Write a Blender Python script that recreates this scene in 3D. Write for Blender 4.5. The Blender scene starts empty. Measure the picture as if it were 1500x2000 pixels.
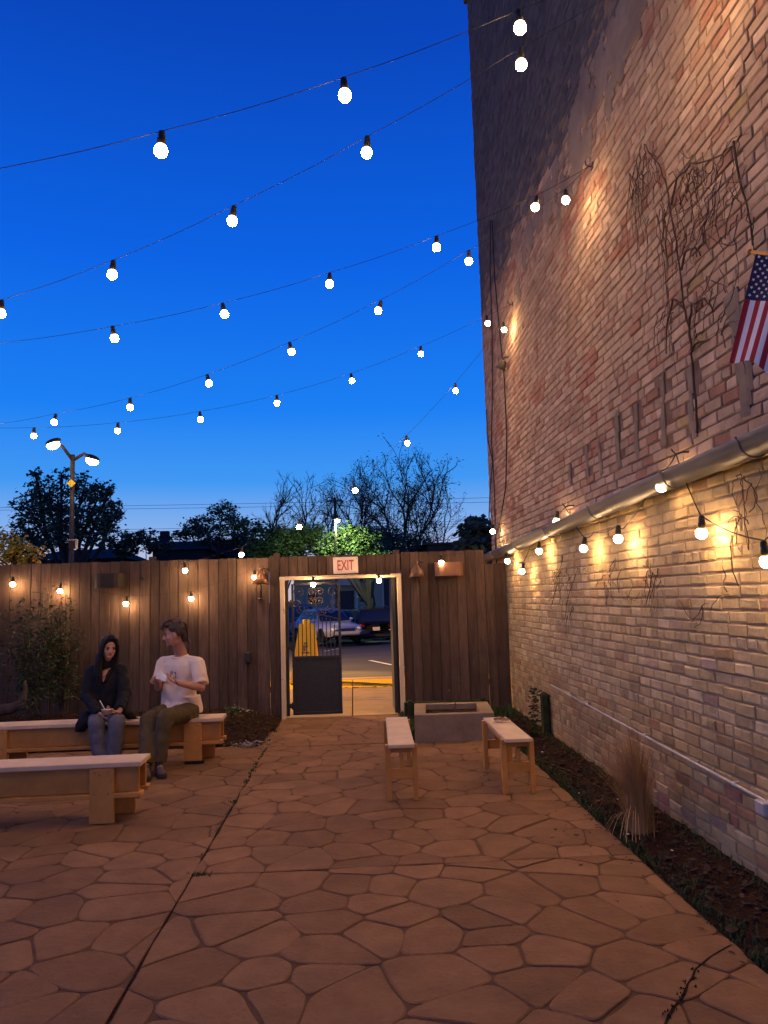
import bpy, bmesh, math, random
import numpy as np
from mathutils import Vector, Matrix, noise
from mathutils.bvhtree import BVHTree
random.seed(7); RNG = np.random.default_rng(7)
C = bpy.context.scene.collection
SC = bpy.context.scene

# ------------------------------------------------------------------ camera, sky, exposure
FPX = 1500.0; EYE = 1.65
_dy = np.array([(690-750)/FPX, -(1168-1000)/FPX, -1.0]); _dy /= np.linalg.norm(_dy)
_u = np.array([-0.03, 1.0, 0.0]); _u[2] = -(_dy[0]*_u[0]+_dy[1]*_u[1])/_dy[2]; _u /= np.linalg.norm(_u)
RW = np.array([np.cross(_dy, _u), _dy, _u])            # rows: world axes in camera space
cam_d = bpy.data.cameras.new('camera'); cam = bpy.data.objects.new('camera', cam_d); C.objects.link(cam)
cam_d.sensor_fit = 'VERTICAL'; cam_d.sensor_height = 36.0; cam_d.lens = FPX/2000*36
cam_d.clip_start = 0.05; cam_d.clip_end = 1500
M4 = Matrix([[*RW[0], 0], [*RW[1], 0], [*RW[2], EYE], [0, 0, 0, 1]])
cam.matrix_world = M4
SC.camera = cam
SC.view_settings.view_transform = 'Standard'
try: SC.view_settings.look = 'None'
except Exception: pass
SC.view_settings.exposure = 0.0; SC.view_settings.gamma = 1.0; SC.view_settings.use_curve_mapping = False

SKY_STOPS = [(0.00, (0.62, 0.50, 0.58)), (0.05, (0.52, 0.53, 0.72)), (0.092, (0.24, 0.44, 0.84)), (0.15, (0.055, 0.32, 0.90)),
             (0.24, (0.012, 0.215, 0.90)), (0.41, (0.004, 0.125, 0.78)), (0.62, (0.003, 0.060, 0.50)), (1.0, (0.002, 0.018, 0.17))]
SKY_STRENGTH = 1.0
W = bpy.data.worlds.new('World'); SC.world = W; W.use_nodes = True
nt = W.node_tree; bg = nt.nodes['Background']; bg.inputs[1].default_value = SKY_STRENGTH
tc = nt.nodes.new('ShaderNodeTexCoord'); sx = nt.nodes.new('ShaderNodeSeparateXYZ'); cr = nt.nodes.new('ShaderNodeValToRGB')
nt.links.new(tc.outputs['Generated'], sx.inputs[0]); nt.links.new(sx.outputs['Z'], cr.inputs[0]); nt.links.new(cr.outputs[0], bg.inputs[0])
el = cr.color_ramp.elements
while len(el) < len(SKY_STOPS): el.new(0.5)
for e, (p, c) in zip(el, SKY_STOPS): e.position = p; e.color = (*c, 1)

BULB_STRENGTH = 262.0
BULB_COLOR = (1.0, 0.60, 0.27)

# ------------------------------------------------------------------ helpers
def V(*a): return Vector(a)
def ray(px, py):
    return Vector(RW @ np.array([(px-750)/FPX, -(py-1000)/FPX, -1.0]))
def P(px, py, y):
    d = ray(px, py); t = y/d.y; return Vector((d.x*t, y, EYE+d.z*t))
def PZ(px, py, z):
    d = ray(px, py); t = (z-EYE)/d.z; return Vector((d.x*t, d.y*t, z))
def PX(px, py, x):
    d = ray(px, py); t = x/d.x; return Vector((x, d.y*t, EYE+d.z*t))
def PP(px, py, a, b):
    n = (-(b[1]-a[1]), b[0]-a[0]); d = ray(px, py)
    t = (n[0]*a[0]+n[1]*a[1])/(n[0]*d.x+n[1]*d.y); return Vector((d.x*t, d.y*t, EYE+d.z*t))
def proj(p):
    c = RW.T @ (np.array(p, float)-np.array([0, 0, EYE]))
    if c[2] > -0.05: return None
    return (float(750+FPX*c[0]/-c[2]), float(1000-FPX*c[1]/-c[2]))
def frame(fwd, up=(0, 0, 1)):
    f = Vector(fwd).normalized(); r = f.cross(Vector(up)).normalized(); u = r.cross(f)
    return Matrix((r, f, u)).transposed()      # columns: right, forward, up

class MB:
    def __init__(s): s.v = []; s.f = []; s.mi = []; s.tint = []
    def add(s, vs, fs, mi=0, tint=None):
        b = len(s.v); s.v += [tuple(x) for x in vs]; s.f += [tuple(i+b for i in f) for f in fs]; s.mi += [mi]*len(fs)
        if tint is not None: s.tint += [tint]*len(vs)
        return s
    def box(s, c, size, rot=None, ch=0.0, mi=0):
        hx, hy, hz = [a/2 for a in size]; c = Vector(c)
        R = rot if rot is not None else Matrix.Identity(3)
        if ch <= 0:
            vs = [R @ Vector((x*hx, y*hy, z*hz))+c for x in (-1, 1) for y in (-1, 1) for z in (-1, 1)]
            fs = [(0, 1, 3, 2), (4, 6, 7, 5), (0, 4, 5, 1), (2, 3, 7, 6), (0, 2, 6, 4), (1, 5, 7, 3)]
            return s.add(vs, fs, mi)
        ch = min(ch, hx*.9, hy*.9, hz*.9); vs = []; idx = {}
        h = (hx, hy, hz)
        for sx_ in (-1, 1):
            for sy in (-1, 1):
                for sz in (-1, 1):
                    sg = (sx_, sy, sz)
                    for ax in range(3):
                        q = [sg[k]*(h[k]-(0 if k == ax else ch)) for k in range(3)]
                        idx[(sg, ax)] = len(vs); vs.append(R @ Vector(q)+c)
        fs = []
        for ax in range(3):
            o = [k for k in range(3) if k != ax]
            for sg in (-1, 1):
                loop = []
                for (a, b) in ((-1, -1), (1, -1), (1, 1), (-1, 1)):
                    q = [0]*3; q[ax] = sg; q[o[0]] = a; q[o[1]] = b; loop.append(idx[(tuple(q), ax)])
                fs.append(tuple(loop) if (sg == 1) == (ax != 1) else tuple(reversed(loop)))
        for ax in range(3):
            o = [k for k in range(3) if k != ax]
            for a in (-1, 1):
                for b in (-1, 1):
                    q0 = [0]*3; q0[ax] = -1; q0[o[0]] = a; q0[o[1]] = b; q1 = list(q0); q1[ax] = 1
                    q0 = tuple(q0); q1 = tuple(q1)
                    fs.append((idx[(q0, o[0])], idx[(q1, o[0])], idx[(q1, o[1])], idx[(q0, o[1])]))
        for sx_ in (-1, 1):
            for sy in (-1, 1):
                for sz in (-1, 1):
                    sg = (sx_, sy, sz); fs.append((idx[(sg, 0)], idx[(sg, 1)], idx[(sg, 2)]))
        return s.add(vs, fs, mi)
    def bar(s, a, b, w, h, ch=0.0, up=(0, 0, 1), mi=0):
        a = Vector(a); b = Vector(b); d = (b-a)
        u = Vector(up)
        if abs(d.normalized().dot(u)) > .98: u = Vector((0, 1, 0))
        R = frame(d, u)
        return s.box((a+b)/2, (w, d.length, h), R, ch, mi)
    def tube(s, pts, r, n=6, cap=True, mi=0):
        pts = [Vector(p) for p in pts]; m = len(pts)
        rs = r if isinstance(r, (list, tuple)) else [r]*m
        vs = []; fs = []; prev = None
        for i, p in enumerate(pts):
            t = (pts[min(i+1, m-1)]-pts[max(i-1, 0)])
            t = t.normalized() if t.length > 1e-9 else Vector((0, 0, 1))
            if prev is None:
                a = t.orthogonal().normalized()
            else:
                a = prev-t*prev.dot(t)
                a = a.normalized() if a.length > 1e-6 else t.orthogonal().normalized()
            prev = a; b = t.cross(a)
            for k in range(n):
                g = 2*math.pi*k/n; vs.append(p+(a*math.cos(g)+b*math.sin(g))*rs[i])
        for i in range(m-1):
            for k in range(n):
                fs.append((i*n+k, i*n+(k+1) % n, (i+1)*n+(k+1) % n, (i+1)*n+k))
        if cap and n > 2:
            fs.append(tuple(reversed(range(n)))); fs.append(tuple((m-1)*n+k for k in range(n)))
        return s.add(vs, fs, mi)
    def lathe(s, prof, n=16, M=None, mi=0):
        M = M or Matrix.Identity(4); vs = []; fs = []
        for (r, z) in prof:
            for k in range(n):
                g = 2*math.pi*k/n; vs.append(M @ Vector((r*math.cos(g), r*math.sin(g), z)))
        m = len(prof)
        for i in range(m-1):
            for k in range(n):
                fs.append((i*n+k, i*n+(k+1) % n, (i+1)*n+(k+1) % n, (i+1)*n+k))
        if prof[0][0] > 1e-6: fs.append(tuple(reversed(range(n))))
        if prof[-1][0] > 1e-6: fs.append(tuple((m-1)*n+k for k in range(n)))
        return s.add(vs, fs, mi)
    def ball(s, c, r, R=None, nu=12, nv=8, mi=0):
        c = Vector(c); r = r if isinstance(r, (tuple, list)) else (r, r, r); R = R or Matrix.Identity(3)
        vs = [R @ Vector((0, 0, -r[2]))+c]; fs = []
        for i in range(1, nv):
            a = -math.pi/2+math.pi*i/nv
            for k in range(nu):
                g = 2*math.pi*k/nu
                vs.append(R @ Vector((r[0]*math.cos(a)*math.cos(g), r[1]*math.cos(a)*math.sin(g), r[2]*math.sin(a)))+c)
        vs.append(R @ Vector((0, 0, r[2]))+c); top = len(vs)-1
        for k in range(nu): fs.append((0, 1+(k+1) % nu, 1+k))
        for i in range(nv-2):
            for k in range(nu):
                fs.append((1+i*nu+k, 1+i*nu+(k+1) % nu, 1+(i+1)*nu+(k+1) % nu, 1+(i+1)*nu+k))
        b = 1+(nv-2)*nu
        for k in range(nu): fs.append((b+k, b+(k+1) % nu, top))
        return s.add(vs, fs, mi)
    def cone(s, a, b, ra, rb, n=12, mi=0):
        return s.tube([a, b], [ra, rb], n, True, mi)
    def caps(s, a, b, ra, rb, n=12):
        s.ball(a, ra, None, n, 8); s.ball(b, rb, None, n, 8); s.cone(a, b, ra, rb, n); return s
    def mesh(s, name, mats, smooth=False, off=None):
        me = bpy.data.meshes.new(name)
        vs = s.v
        if off is not None: vs = [(x-off[0], y-off[1], z-off[2]) for (x, y, z) in vs]
        me.from_pydata(vs, [], s.f)
        for m in (mats if isinstance(mats, (list, tuple)) else [mats]): me.materials.append(m)
        if any(s.mi): me.polygons.foreach_set('material_index', s.mi)
        if smooth: me.polygons.foreach_set('use_smooth', [True]*len(s.f))
        if s.tint:
            at = me.attributes.new('tint', 'FLOAT_COLOR', 'POINT')
            at.data.foreach_set('color', np.array(s.tint, dtype=np.float32).ravel())
        me.update(); return me
    def build(s, name, mats, parent=None, smooth=False, origin=None):
        """verts are world positions; the object's origin is `origin` (else the parent's place)."""
        pw = wloc(parent); o = Vector(origin) if origin is not None else pw
        ob = bpy.data.objects.new(name, s.mesh(name, mats, smooth, o)); C.objects.link(ob)
        ob.parent = parent; ob.location = o-pw; return ob
def wloc(o):
    p = Vector((0, 0, 0))
    while o is not None: p = p+o.location; o = o.parent
    return p
def tag(o, label=None, cat=None, group=None, kind=None):
    if label: o['label'] = label
    if cat: o['category'] = cat
    if group: o['group'] = group
    if kind: o['kind'] = kind
    return o
def thing(name, loc, label, cat, group=None):
    o = bpy.data.objects.new(name, None); o.empty_display_size = .2; C.objects.link(o); o.location = loc
    return tag(o, label, cat, group)
def link(name, me, parent=None, loc=(0, 0, 0), rot=None):
    o = bpy.data.objects.new(name, me); C.objects.link(o); o.parent = parent; o.location = loc
    if rot: o.rotation_euler = rot
    return o

# ------------------------------------------------------------------ materials
def mat(name, c1, c2=None, scale=8.0, stretch=(1, 1, 1), rough=.75, bump=.2, bscale=None, spec=.3, metal=0.0, detail=5,
        rand=0.0, tint=False, c3=None, s3=1.2, t3=(.5, .7), coat=0.0, dist=0.02, lo=.3, hi=.7):
    m = bpy.data.materials.new(name); m.use_nodes = True; n = m.node_tree; N = n.nodes; L = n.links
    b = N['Principled BSDF']; b.inputs['Roughness'].default_value = rough; b.inputs['Metallic'].default_value = metal
    b.inputs['Specular IOR Level'].default_value = spec; b.inputs['Coat Weight'].default_value = coat
    t = N.new('ShaderNodeTexCoord'); mp = N.new('ShaderNodeMapping'); mp.inputs['Scale'].default_value = stretch
    oi = N.new('ShaderNodeObjectInfo')
    L.new(t.outputs['Object'], mp.inputs[0])
    av = N.new('ShaderNodeVectorMath'); av.operation = 'MULTIPLY_ADD'
    cv = N.new('ShaderNodeCombineXYZ')
    L.new(oi.outputs['Random'], cv.inputs[0]); L.new(oi.outputs['Random'], cv.inputs[1]); L.new(oi.outputs['Random'], cv.inputs[2])
    L.new(cv.outputs[0], av.inputs[0]); av.inputs[1].default_value = (37.0, 23.0, 51.0); L.new(mp.outputs[0], av.inputs[2])
    no = N.new('ShaderNodeTexNoise'); no.inputs['Scale'].default_value = scale; no.inputs['Detail'].default_value = detail
    no.inputs['Roughness'].default_value = .62; L.new(av.outputs[0], no.inputs['Vector'])
    mr = N.new('ShaderNodeMapRange'); mr.inputs[1].default_value = lo; mr.inputs[2].default_value = hi; L.new(no.outputs[0], mr.inputs[0])
    mx = N.new('ShaderNodeMix'); mx.data_type = 'RGBA'
    mx.inputs['A'].default_value = (*c1, 1); mx.inputs['B'].default_value = (*(c2 or c1), 1); L.new(mr.outputs[0], mx.inputs['Factor'])
    out = mx.outputs['Result']
    if c3:
        n3 = N.new('ShaderNodeTexNoise'); n3.inputs['Scale'].default_value = s3; n3.inputs['Detail'].default_value = 6; n3.inputs['Roughness'].default_value = .65
        g = N.new('ShaderNodeNewGeometry'); L.new(g.outputs['Position'], n3.inputs['Vector'])
        m3 = N.new('ShaderNodeMapRange'); m3.inputs[1].default_value, m3.inputs[2].default_value = t3; L.new(n3.outputs[0], m3.inputs[0])
        x3 = N.new('ShaderNodeMix'); x3.data_type = 'RGBA'; L.new(m3.outputs[0], x3.inputs['Factor']); L.new(out, x3.inputs['A']); x3.inputs['B'].default_value = (*c3, 1)
        out = x3.outputs['Result']
    if rand:
        r = N.new('ShaderNodeMapRange'); r.inputs[3].default_value = 1-rand; r.inputs[4].default_value = 1+rand; L.new(oi.outputs['Random'], r.inputs[0])
        h = N.new('ShaderNodeHueSaturation'); L.new(r.outputs[0], h.inputs['Value']); L.new(out, h.inputs['Color']); out = h.outputs[0]
    if tint:
        a = N.new('ShaderNodeAttribute'); a.attribute_name = 'tint'
        x = N.new('ShaderNodeMix'); x.data_type = 'RGBA'; x.blend_type = 'MULTIPLY'; x.inputs['Factor'].default_value = 1
        L.new(out, x.inputs['A']); L.new(a.outputs['Color'], x.inputs['B']); out = x.outputs['Result']
    L.new(out, b.inputs['Base Color'])
    if bump:
        bp = N.new('ShaderNodeBump'); bp.inputs['Strength'].default_value = bump; bp.inputs['Distance'].default_value = dist
        if bscale:
            nb = N.new('ShaderNodeTexNoise'); nb.inputs['Scale'].default_value = bscale; nb.inputs['Detail'].default_value = 6
            L.new(av.outputs[0], nb.inputs['Vector']); L.new(nb.outputs[0], bp.inputs['Height'])
        else: L.new(no.outputs[0], bp.inputs['Height'])
        L.new(bp.outputs[0], b.inputs['Normal'])
    return m
def emis(name, col, st):
    m = bpy.data.materials.new(name); m.use_nodes = True; n = m.node_tree
    n.nodes.remove(n.nodes['Principled BSDF']); e = n.nodes.new('ShaderNodeEmission')
    e.inputs[0].default_value = (*col, 1); e.inputs[1].default_value = st
    n.links.new(e.outputs[0], n.nodes['Material Output'].inputs[0]); return m

m_brick = mat('brick_clay', (.80, .80, .80), (1.12, 1.10, 1.07), 9, rough=.9, bump=.6, bscale=30, tint=True, spec=.1, dist=.01, c3=(.60, .58, .55), s3=1.0, t3=(.55, .8))
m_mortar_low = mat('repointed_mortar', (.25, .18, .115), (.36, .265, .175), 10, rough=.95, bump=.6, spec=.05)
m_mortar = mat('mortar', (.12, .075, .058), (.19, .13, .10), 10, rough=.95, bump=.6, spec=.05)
m_patch = mat('grey_cement', (.15, .118, .095), (.21, .168, .138), 7, rough=.95, bump=.5, spec=.1)
m_tar = mat('parge_coat', (.10, .085, .085), (.15, .12, .11), 2.5, rough=.95, bump=.5, spec=.1)
m_stone = mat('stamped_concrete', (.195, .100, .046), (.255, .138, .066), 5, rough=.85, bump=.45, bscale=38, rand=.17, spec=.15, c3=(.155, .088, .046), s3=1.3, t3=(.48, .72))
m_joint = mat('concrete_joint', (.085, .042, .020), (.125, .064, .032), 6, rough=.9, bump=.3)
m_soil = mat('soil', (.022, .012, .008), (.05, .028, .018), 14, rough=1, bump=1, bscale=45, spec=.05, dist=.04)
m_chip = mat('bark_chip', (.024, .013, .009), (.048, .027, .018), 30, rough=.95, bump=.2, rand=.5)
m_fence = mat('fence_wood', (.054, .034, .027), (.112, .070, .052), 5.5, (5, 5, .55), rough=.82, bump=.35, rand=.34, spec=.2, c3=(.042, .026, .02), s3=1.1, t3=(.52, .75))
m_pine = mat('oiled_pine', (.40, .165, .030), (.56, .25, .05), 5, (1, 1, 1), rough=.5, bump=.2, rand=.16, spec=.4, c3=(.19, .07, .018), s3=13, t3=(.68, .73))
m_pine_skylit = mat('skylit_pine_top', (.55, .385, .235), (.69, .50, .32), 6, rough=.6, bump=.12, rand=.06, spec=.4)  # sky light on the bench tops is painted in as a paler pine
m_cream = mat('cream_paint', (.55, .42, .27), (.66, .52, .35), 10, (1, 1, .3), rough=.6, bump=.3, c3=(.22, .13, .08), s3=9, t3=(.62, .66))
m_iron = mat('black_iron', (.012, .012, .014), (.025, .024, .026), 20, rough=.5, bump=.1, spec=.4)
m_iron_old = mat('aged_bronze_iron', (.06, .045, .03), (.12, .09, .055), 20, rough=.5, bump=.1, metal=.5)
m_black = mat('black_plastic', (.012, .012, .012), (.02, .02, .02), 15, rough=.5, bump=0)
m_rubber = mat('rubber', (.008, .008, .008), None, rough=.8, bump=0)
m_speaker = mat('speaker_shell', (.02, .014, .012), (.035, .024, .02), 14, rough=.7, bump=.15)
m_speaker_tan = mat('tan_speaker_shell', (.20, .10, .06), (.26, .13, .08), 14, rough=.6, bump=.1)
m_copper_dull = mat('dull_copper_shade', (.10, .055, .04), (.16, .09, .062), 12, rough=.6, bump=.1, metal=.3)
m_copper = mat('copper_shade', (.22, .11, .06), (.34, .17, .09), 12, rough=.45, bump=.1, metal=.7)
m_sign = mat('sign_plate', (.74, .60, .50), (.80, .66, .56), 6, rough=.5, bump=.05)
m_signred = mat('sign_red', (.42, .045, .035), (.50, .06, .05), 9, rough=.5, bump=0)
m_zinc = mat('zinc_gutter', (.10, .10, .118), (.16, .16, .18), 5, (1, .3, 1), rough=.5, bump=.08, metal=.7)
m_pvc = mat('painted_conduit', (.36, .33, .31), (.46, .43, .40), 9, rough=.4, bump=.05)
m_wire = mat('black_wire', (.01, .01, .012), None, rough=.6, bump=0)
m_vine = mat('dry_vine', (.045, .026, .02), (.085, .05, .038), 20, rough=.9, bump=.2)
m_conc = mat('cast_concrete', (.17, .125, .09), (.25, .185, .135), 5, rough=.9, bump=.35, bscale=28, c3=(.12, .10, .07), s3=2, t3=(.55, .75))
m_moss = mat('moss', (.012, .02, .008), (.03, .042, .016), 18, rough=1, bump=.8, bscale=50)
m_grass = mat('grass_blade', (.02, .038, .01), (.045, .075, .02), 12, rough=.8, bump=0, rand=.2)
m_dry = mat('dry_grass', (.30, .165, .06), (.46, .27, .105), 9, rough=.8, bump=0)
m_leafy = mat('shrub_leaf', (.02, .035, .014), (.05, .075, .028), 6, rough=.6, bump=0)
m_yleaf = mat('yellow_green_leaf', (.26, .24, .03), (.42, .36, .06), 5, rough=.6, bump=0)
m_dkleaf = mat('dark_tree_leaf', (.030, .055, .045), (.065, .105, .08), 3, rough=.75, bump=0)
m_gleaf = mat('bush_leaf', (.04, .075, .02), (.085, .14, .035), 3, rough=.7, bump=0)
m_bark = mat('bark', (.02, .016, .014), (.045, .034, .028), 14, rough=.95, bump=.5)
m_deadleaf = mat('dead_leaf', (.05, .022, .012), (.11, .05, .025), 20, rough=.9, bump=0, rand=.4)
m_palefol = mat('silver_foliage', (.20, .19, .17), (.34, .31, .28), 20, rough=.9, bump=0)
m_log = mat('weathered_log', (.045, .028, .02), (.10, .062, .042), 9, (1, 1, 1), rough=.9, bump=.6)
m_road = mat('asphalt', (.045, .043, .045), (.075, .07, .07), 30, rough=.9, bump=.3, c3=(.09, .075, .055), s3=.5, t3=(.45, .7))
m_walk = mat('sidewalk_concrete', (.37, .25, .115), (.46, .32, .155), 3, spec=.08, rough=.95, bump=.25, bscale=40, c3=(.25, .19, .13), s3=1.2, t3=(.5, .75))
m_yellow = mat('yellow_kerb_paint', (.78, .42, .006), (.84, .48, .012), 6, spec=.06, rough=.9, bump=.2, c3=(.42, .26, .09), s3=3, t3=(.55, .72))
m_ground = mat('far_ground', (.015, .02, .014), (.03, .035, .022), .6, rough=1, bump=.2)
m_roadline = mat('road_paint', (.62, .60, .55), (.72, .7, .66), 9, rough=.8, bump=.1)
m_aframe = mat('yellow_board', (.84, .58, .015), (.88, .63, .025), 5, rough=.5, bump=.03)
m_ink = mat('grey_ink', (.20, .17, .13), None, rough=.6, bump=0)
m_flagred = mat('flag_red', (.33, .014, .022), (.40, .02, .03), 60, rough=.85, bump=.08)
m_flagwhite = mat('flag_white', (.74, .66, .60), (.80, .72, .66), 60, rough=.85, bump=.08)
m_flagblue = mat('flag_blue', (.018, .014, .045), (.03, .022, .065), 60, rough=.85, bump=.08)
m_skin = mat('skin', (.50, .245, .165), (.56, .28, .19), 20, rough=.55, bump=.06, spec=.3)
m_skin2 = mat('skin_fair', (.46, .225, .155), (.52, .26, .185), 20, rough=.55, bump=.06, spec=.3)
m_lips = mat('lips', (.27, .07, .06), None, rough=.45, bump=0)
m_eyes = mat('eye_dark', (.02, .013, .01), None, rough=.2, bump=0, spec=.6)
m_eyew = mat('eye_white', (.36, .29, .26), None, rough=.3, bump=0)
m_hairblk = mat('black_hair', (.008, .007, .009), (.02, .017, .018), 30, (6, 6, 1), rough=.55, bump=.5, spec=.25)
m_hairbrn = mat('brown_hair', (.045, .026, .019), (.088, .052, .038), 30, (4, 4, 4), rough=.55, bump=.5, spec=.4)
m_jacket = mat('black_jacket', (.008, .008, .011), (.016, .016, .020), 14, rough=.8, bump=.3, spec=.2)
m_tee = mat('white_tshirt', (.78, .61, .46), (.84, .67, .52), 8, rough=.9, bump=.15, spec=.1)
m_olive = mat('olive_trousers', (.085, .062, .032), (.12, .09, .048), 12, rough=.9, bump=.2, spec=.1)
m_jeans = mat('washed_jeans', (.095, .095, .115), (.16, .155, .175), 10, rough=.9, bump=.2, spec=.1)
m_shoe = mat('suede_shoe', (.07, .05, .045), (.11, .085, .075), 18, rough=.8, bump=.2)
m_sole = mat('shoe_sole', (.03, .026, .024), (.05, .045, .04), 18, rough=.8, bump=.2)
m_paper = mat('paper_white', (.72, .66, .60), (.78, .72, .66), 9, rough=.7, bump=.05)
m_bowl = mat('paper_bowl', (.62, .42, .26), (.68, .47, .30), 9, rough=.6, bump=.05)
m_carblack = mat('black_car_paint', (.008, .008, .010), None, rough=.22, bump=0, spec=.6, coat=.6)
m_carsilver = mat('silver_car_paint', (.42, .43, .46), None, rough=.28, bump=0, metal=.35, coat=.5)
m_carblue = mat('blue_car_paint', (.02, .035, .10), None, rough=.25, bump=0, spec=.6, coat=.6)
m_cardark = mat('blue_grey_car_paint', (.03, .05, .09), None, rough=.25, bump=0, spec=.6, coat=.6)
m_glass = mat('car_glass', (.012, .016, .022), None, rough=.06, bump=0, spec=.9)
m_chrome = mat('chrome', (.6, .6, .62), None, rough=.2, bump=0, metal=1)
m_tail = mat('tail_lens', (.62, .03, .02), None, rough=.2, bump=0, spec=.6)
m_head = mat('head_lens', (.6, .62, .65), None, rough=.15, bump=0, spec=.7)
m_plate = mat('licence_plate', (.62, .56, .45), (.50, .45, .36), 30, rough=.5, bump=0)
m_house = mat('grey_siding', (.30, .31, .25), (.38, .38, .31), 4, (1, 1, 6), rough=.85, bump=.15)
m_trim = mat('pale_trim', (.42, .40, .35), (.5, .47, .41), 6, rough=.7, bump=.05)
m_darkdoor = mat('dark_door', (.02, .022, .035), (.03, .032, .05), 6, rough=.5, bump=0)
m_roof = mat('dark_roof', (.014, .014, .02), (.026, .025, .032), 3, rough=.95, bump=.2)
m_pole = mat('weathered_pole', (.035, .028, .025), (.06, .05, .043), 8, rough=.6, bump=.1, metal=.3)
m_woodpole = mat('tarred_wood_pole', (.022, .016, .014), (.04, .03, .025), 8, (4, 4, .5), rough=.9, bump=.3)
m_ysign = mat('yellow_reflective_sign', (.80, .56, .03), (.84, .60, .05), 5, rough=.4, bump=0)
m_bulb = emis('lit_bulb', BULB_COLOR, BULB_STRENGTH)
_n = m_bulb.node_tree; _t = _n.nodes.new('ShaderNodeTexCoord'); _s = _n.nodes.new('ShaderNodeSeparateXYZ'); _r = _n.nodes.new('ShaderNodeMapRange')   # the opal glass is dim at the neck
_r.inputs[1].default_value = -.006; _r.inputs[2].default_value = -.034; _r.inputs[3].default_value = 1.1; _r.inputs[4].default_value = BULB_STRENGTH*1.08; _r.interpolation_type = 'SMOOTHERSTEP'
_n.links.new(_t.outputs['Object'], _s.inputs[0]); _n.links.new(_s.outputs['Z'], _r.inputs[0]); _n.links.new(_r.outputs[0], [x for x in _n.nodes if x.type == 'EMISSION'][0].inputs[1])
m_sodium = emis('lit_sodium_lamp', (1.0, .62, .22), 60.0)
m_farlamp = emis('lit_white_lamp', (.95, 1.0, .80), 60.0)
# ------------------------------------------------------------------ the setting: ground, patio, beds
def structure(o): o['kind'] = 'structure'; return o
def stuff(o): o['kind'] = 'stuff'; return o
def sheet(name, pts, mt, z=None):
    b = MB(); b.add([p if len(p) == 3 else (p[0], p[1], z) for p in pts], [tuple(range(len(pts)))])
    return structure(b.build(name, mt))
sheet('ground', [(-400, -60), (400, -60), (400, 700), (-400, 700)], m_ground, -0.75)
GX = 1.73                                                   # right edge of the patio
b = MB(); b.box((-3.6, 3.95, -.3275), (10.66, 14.2, .64)); patio = structure(b.build('patio', m_joint))      # top -0.01, x to 1.73, y to 11.05

def clip(poly, a, b_, c):
    out = []; n = len(poly)
    for i in range(n):
        p, q = poly[i], poly[(i+1) % n]
        dp = a*p[0]+b_*p[1]-c; dq = a*q[0]+b_*q[1]-c
        if dp <= 0: out.append(p)
        if (dp < 0 < dq) or (dq < 0 < dp):
            t = dp/(dp-dq); out.append((p[0]+(q[0]-p[0])*t, p[1]+(q[1]-p[1])*t))
    return out
def area(poly): return .5*sum(poly[i][0]*poly[(i+1) % len(poly)][1]-poly[(i+1) % len(poly)][0]*poly[i][1] for i in range(len(poly)))
def inset(poly, d):
    if area(poly) < 0: poly = poly[::-1]
    out = list(poly); n = len(poly)
    for i in range(n):
        p, q = poly[i], poly[(i+1) % n]; ex, ey = q[0]-p[0], q[1]-p[1]; l = math.hypot(ex, ey)
        if l < 1e-6: continue
        nx, ny = ey/l, -ex/l
        out = clip(out, nx, ny, nx*p[0]+ny*p[1]-d)
        if len(out) < 3: return []
    return out
def soften(poly, fr=.22):
    out = []; n = len(poly)
    for i in range(n):
        p, q = poly[i], poly[(i+1) % n]; pin = [abs(v[0]+1.023) < .016 or (abs(v[1]-4.955) < .022 and v[0] > -1.03) for v in (p, q)]
        out.append(p if pin[0] else (p[0]+(q[0]-p[0])*fr, p[1]+(q[1]-p[1])*fr))
        if not pin[1]: out.append((q[0]-(q[0]-p[0])*fr, q[1]-(q[1]-p[1])*fr))
    return out
def bow(poly, rnd):
    out = []; n = len(poly)
    for i in range(n):
        p, q = poly[i], poly[(i+1) % n]; l = math.hypot(q[0]-p[0], q[1]-p[1]); out.append(p)
        if l > .16:
            h = hash((round(min(p[0], q[0]), 3), round(min(p[1], q[1]), 3), round(max(p[0], q[0]), 3))) % 1000/1000-.5
            nx, ny = (q[1]-p[1])/l, -(q[0]-p[0])/l
            if (p[0], p[1]) > (q[0], q[1]): nx, ny = -nx, -ny
            out.append(((p[0]+q[0])/2+nx*h*.10*l, (p[1]+q[1])/2+ny*h*.10*l))
    return out
seeds = []
sp = .345; row = 0; y = .6
while y < 11.6:
    x = -7.2+(row % 2)*sp/2+.06*math.sin(row*2.3)
    while x < 2.2:
        if random.random() > .06:
            seeds.append((x+random.uniform(-.135, .135), y+random.uniform(-.115, .115)))
        x += sp
    y += sp*.80; row += 1
REG = [  # slabs cut by the saw joints and the beds
    [(-6.9, .9), (-1.026, .9), (-1.026, 9.06), (-1.12, 9.08), (-6.9, 9.28)],
    [(-1.09, 9.06), (-1.026, 9.06), (-1.026, 11.03), (-1.0, 11.03), (-1.03, 11.03)],
    [(-1.02, .9), (GX-.005, .9), (GX-.005, 4.96), (-1.02, 4.94)],
    [(-1.02, 4.948), (GX-.005, 4.968), (GX-.005, 8.93), (.60, 8.97), (.60, 11.03), (-1.02, 11.03)]]
def poly_halfplanes(reg):
    n = len(reg); hp = []
    for i in range(n):
        p, q = reg[i], reg[(i+1) % n]; l = math.hypot(q[0]-p[0], q[1]-p[1])
        nx, ny = (q[1]-p[1])/l, -(q[0]-p[0])/l; hp.append((nx, ny, nx*p[0]+ny*p[1]))
    return hp
REG2 = [REG[0], REG[2], [(-1.02, 4.948), (GX-.005, 4.968), (GX-.005, 8.93), (-1.02, 8.98)], [(-1.09, 8.985), (.60, 8.985), (.60, 11.03), (-1.03, 11.03)]]
stones = []
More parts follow.
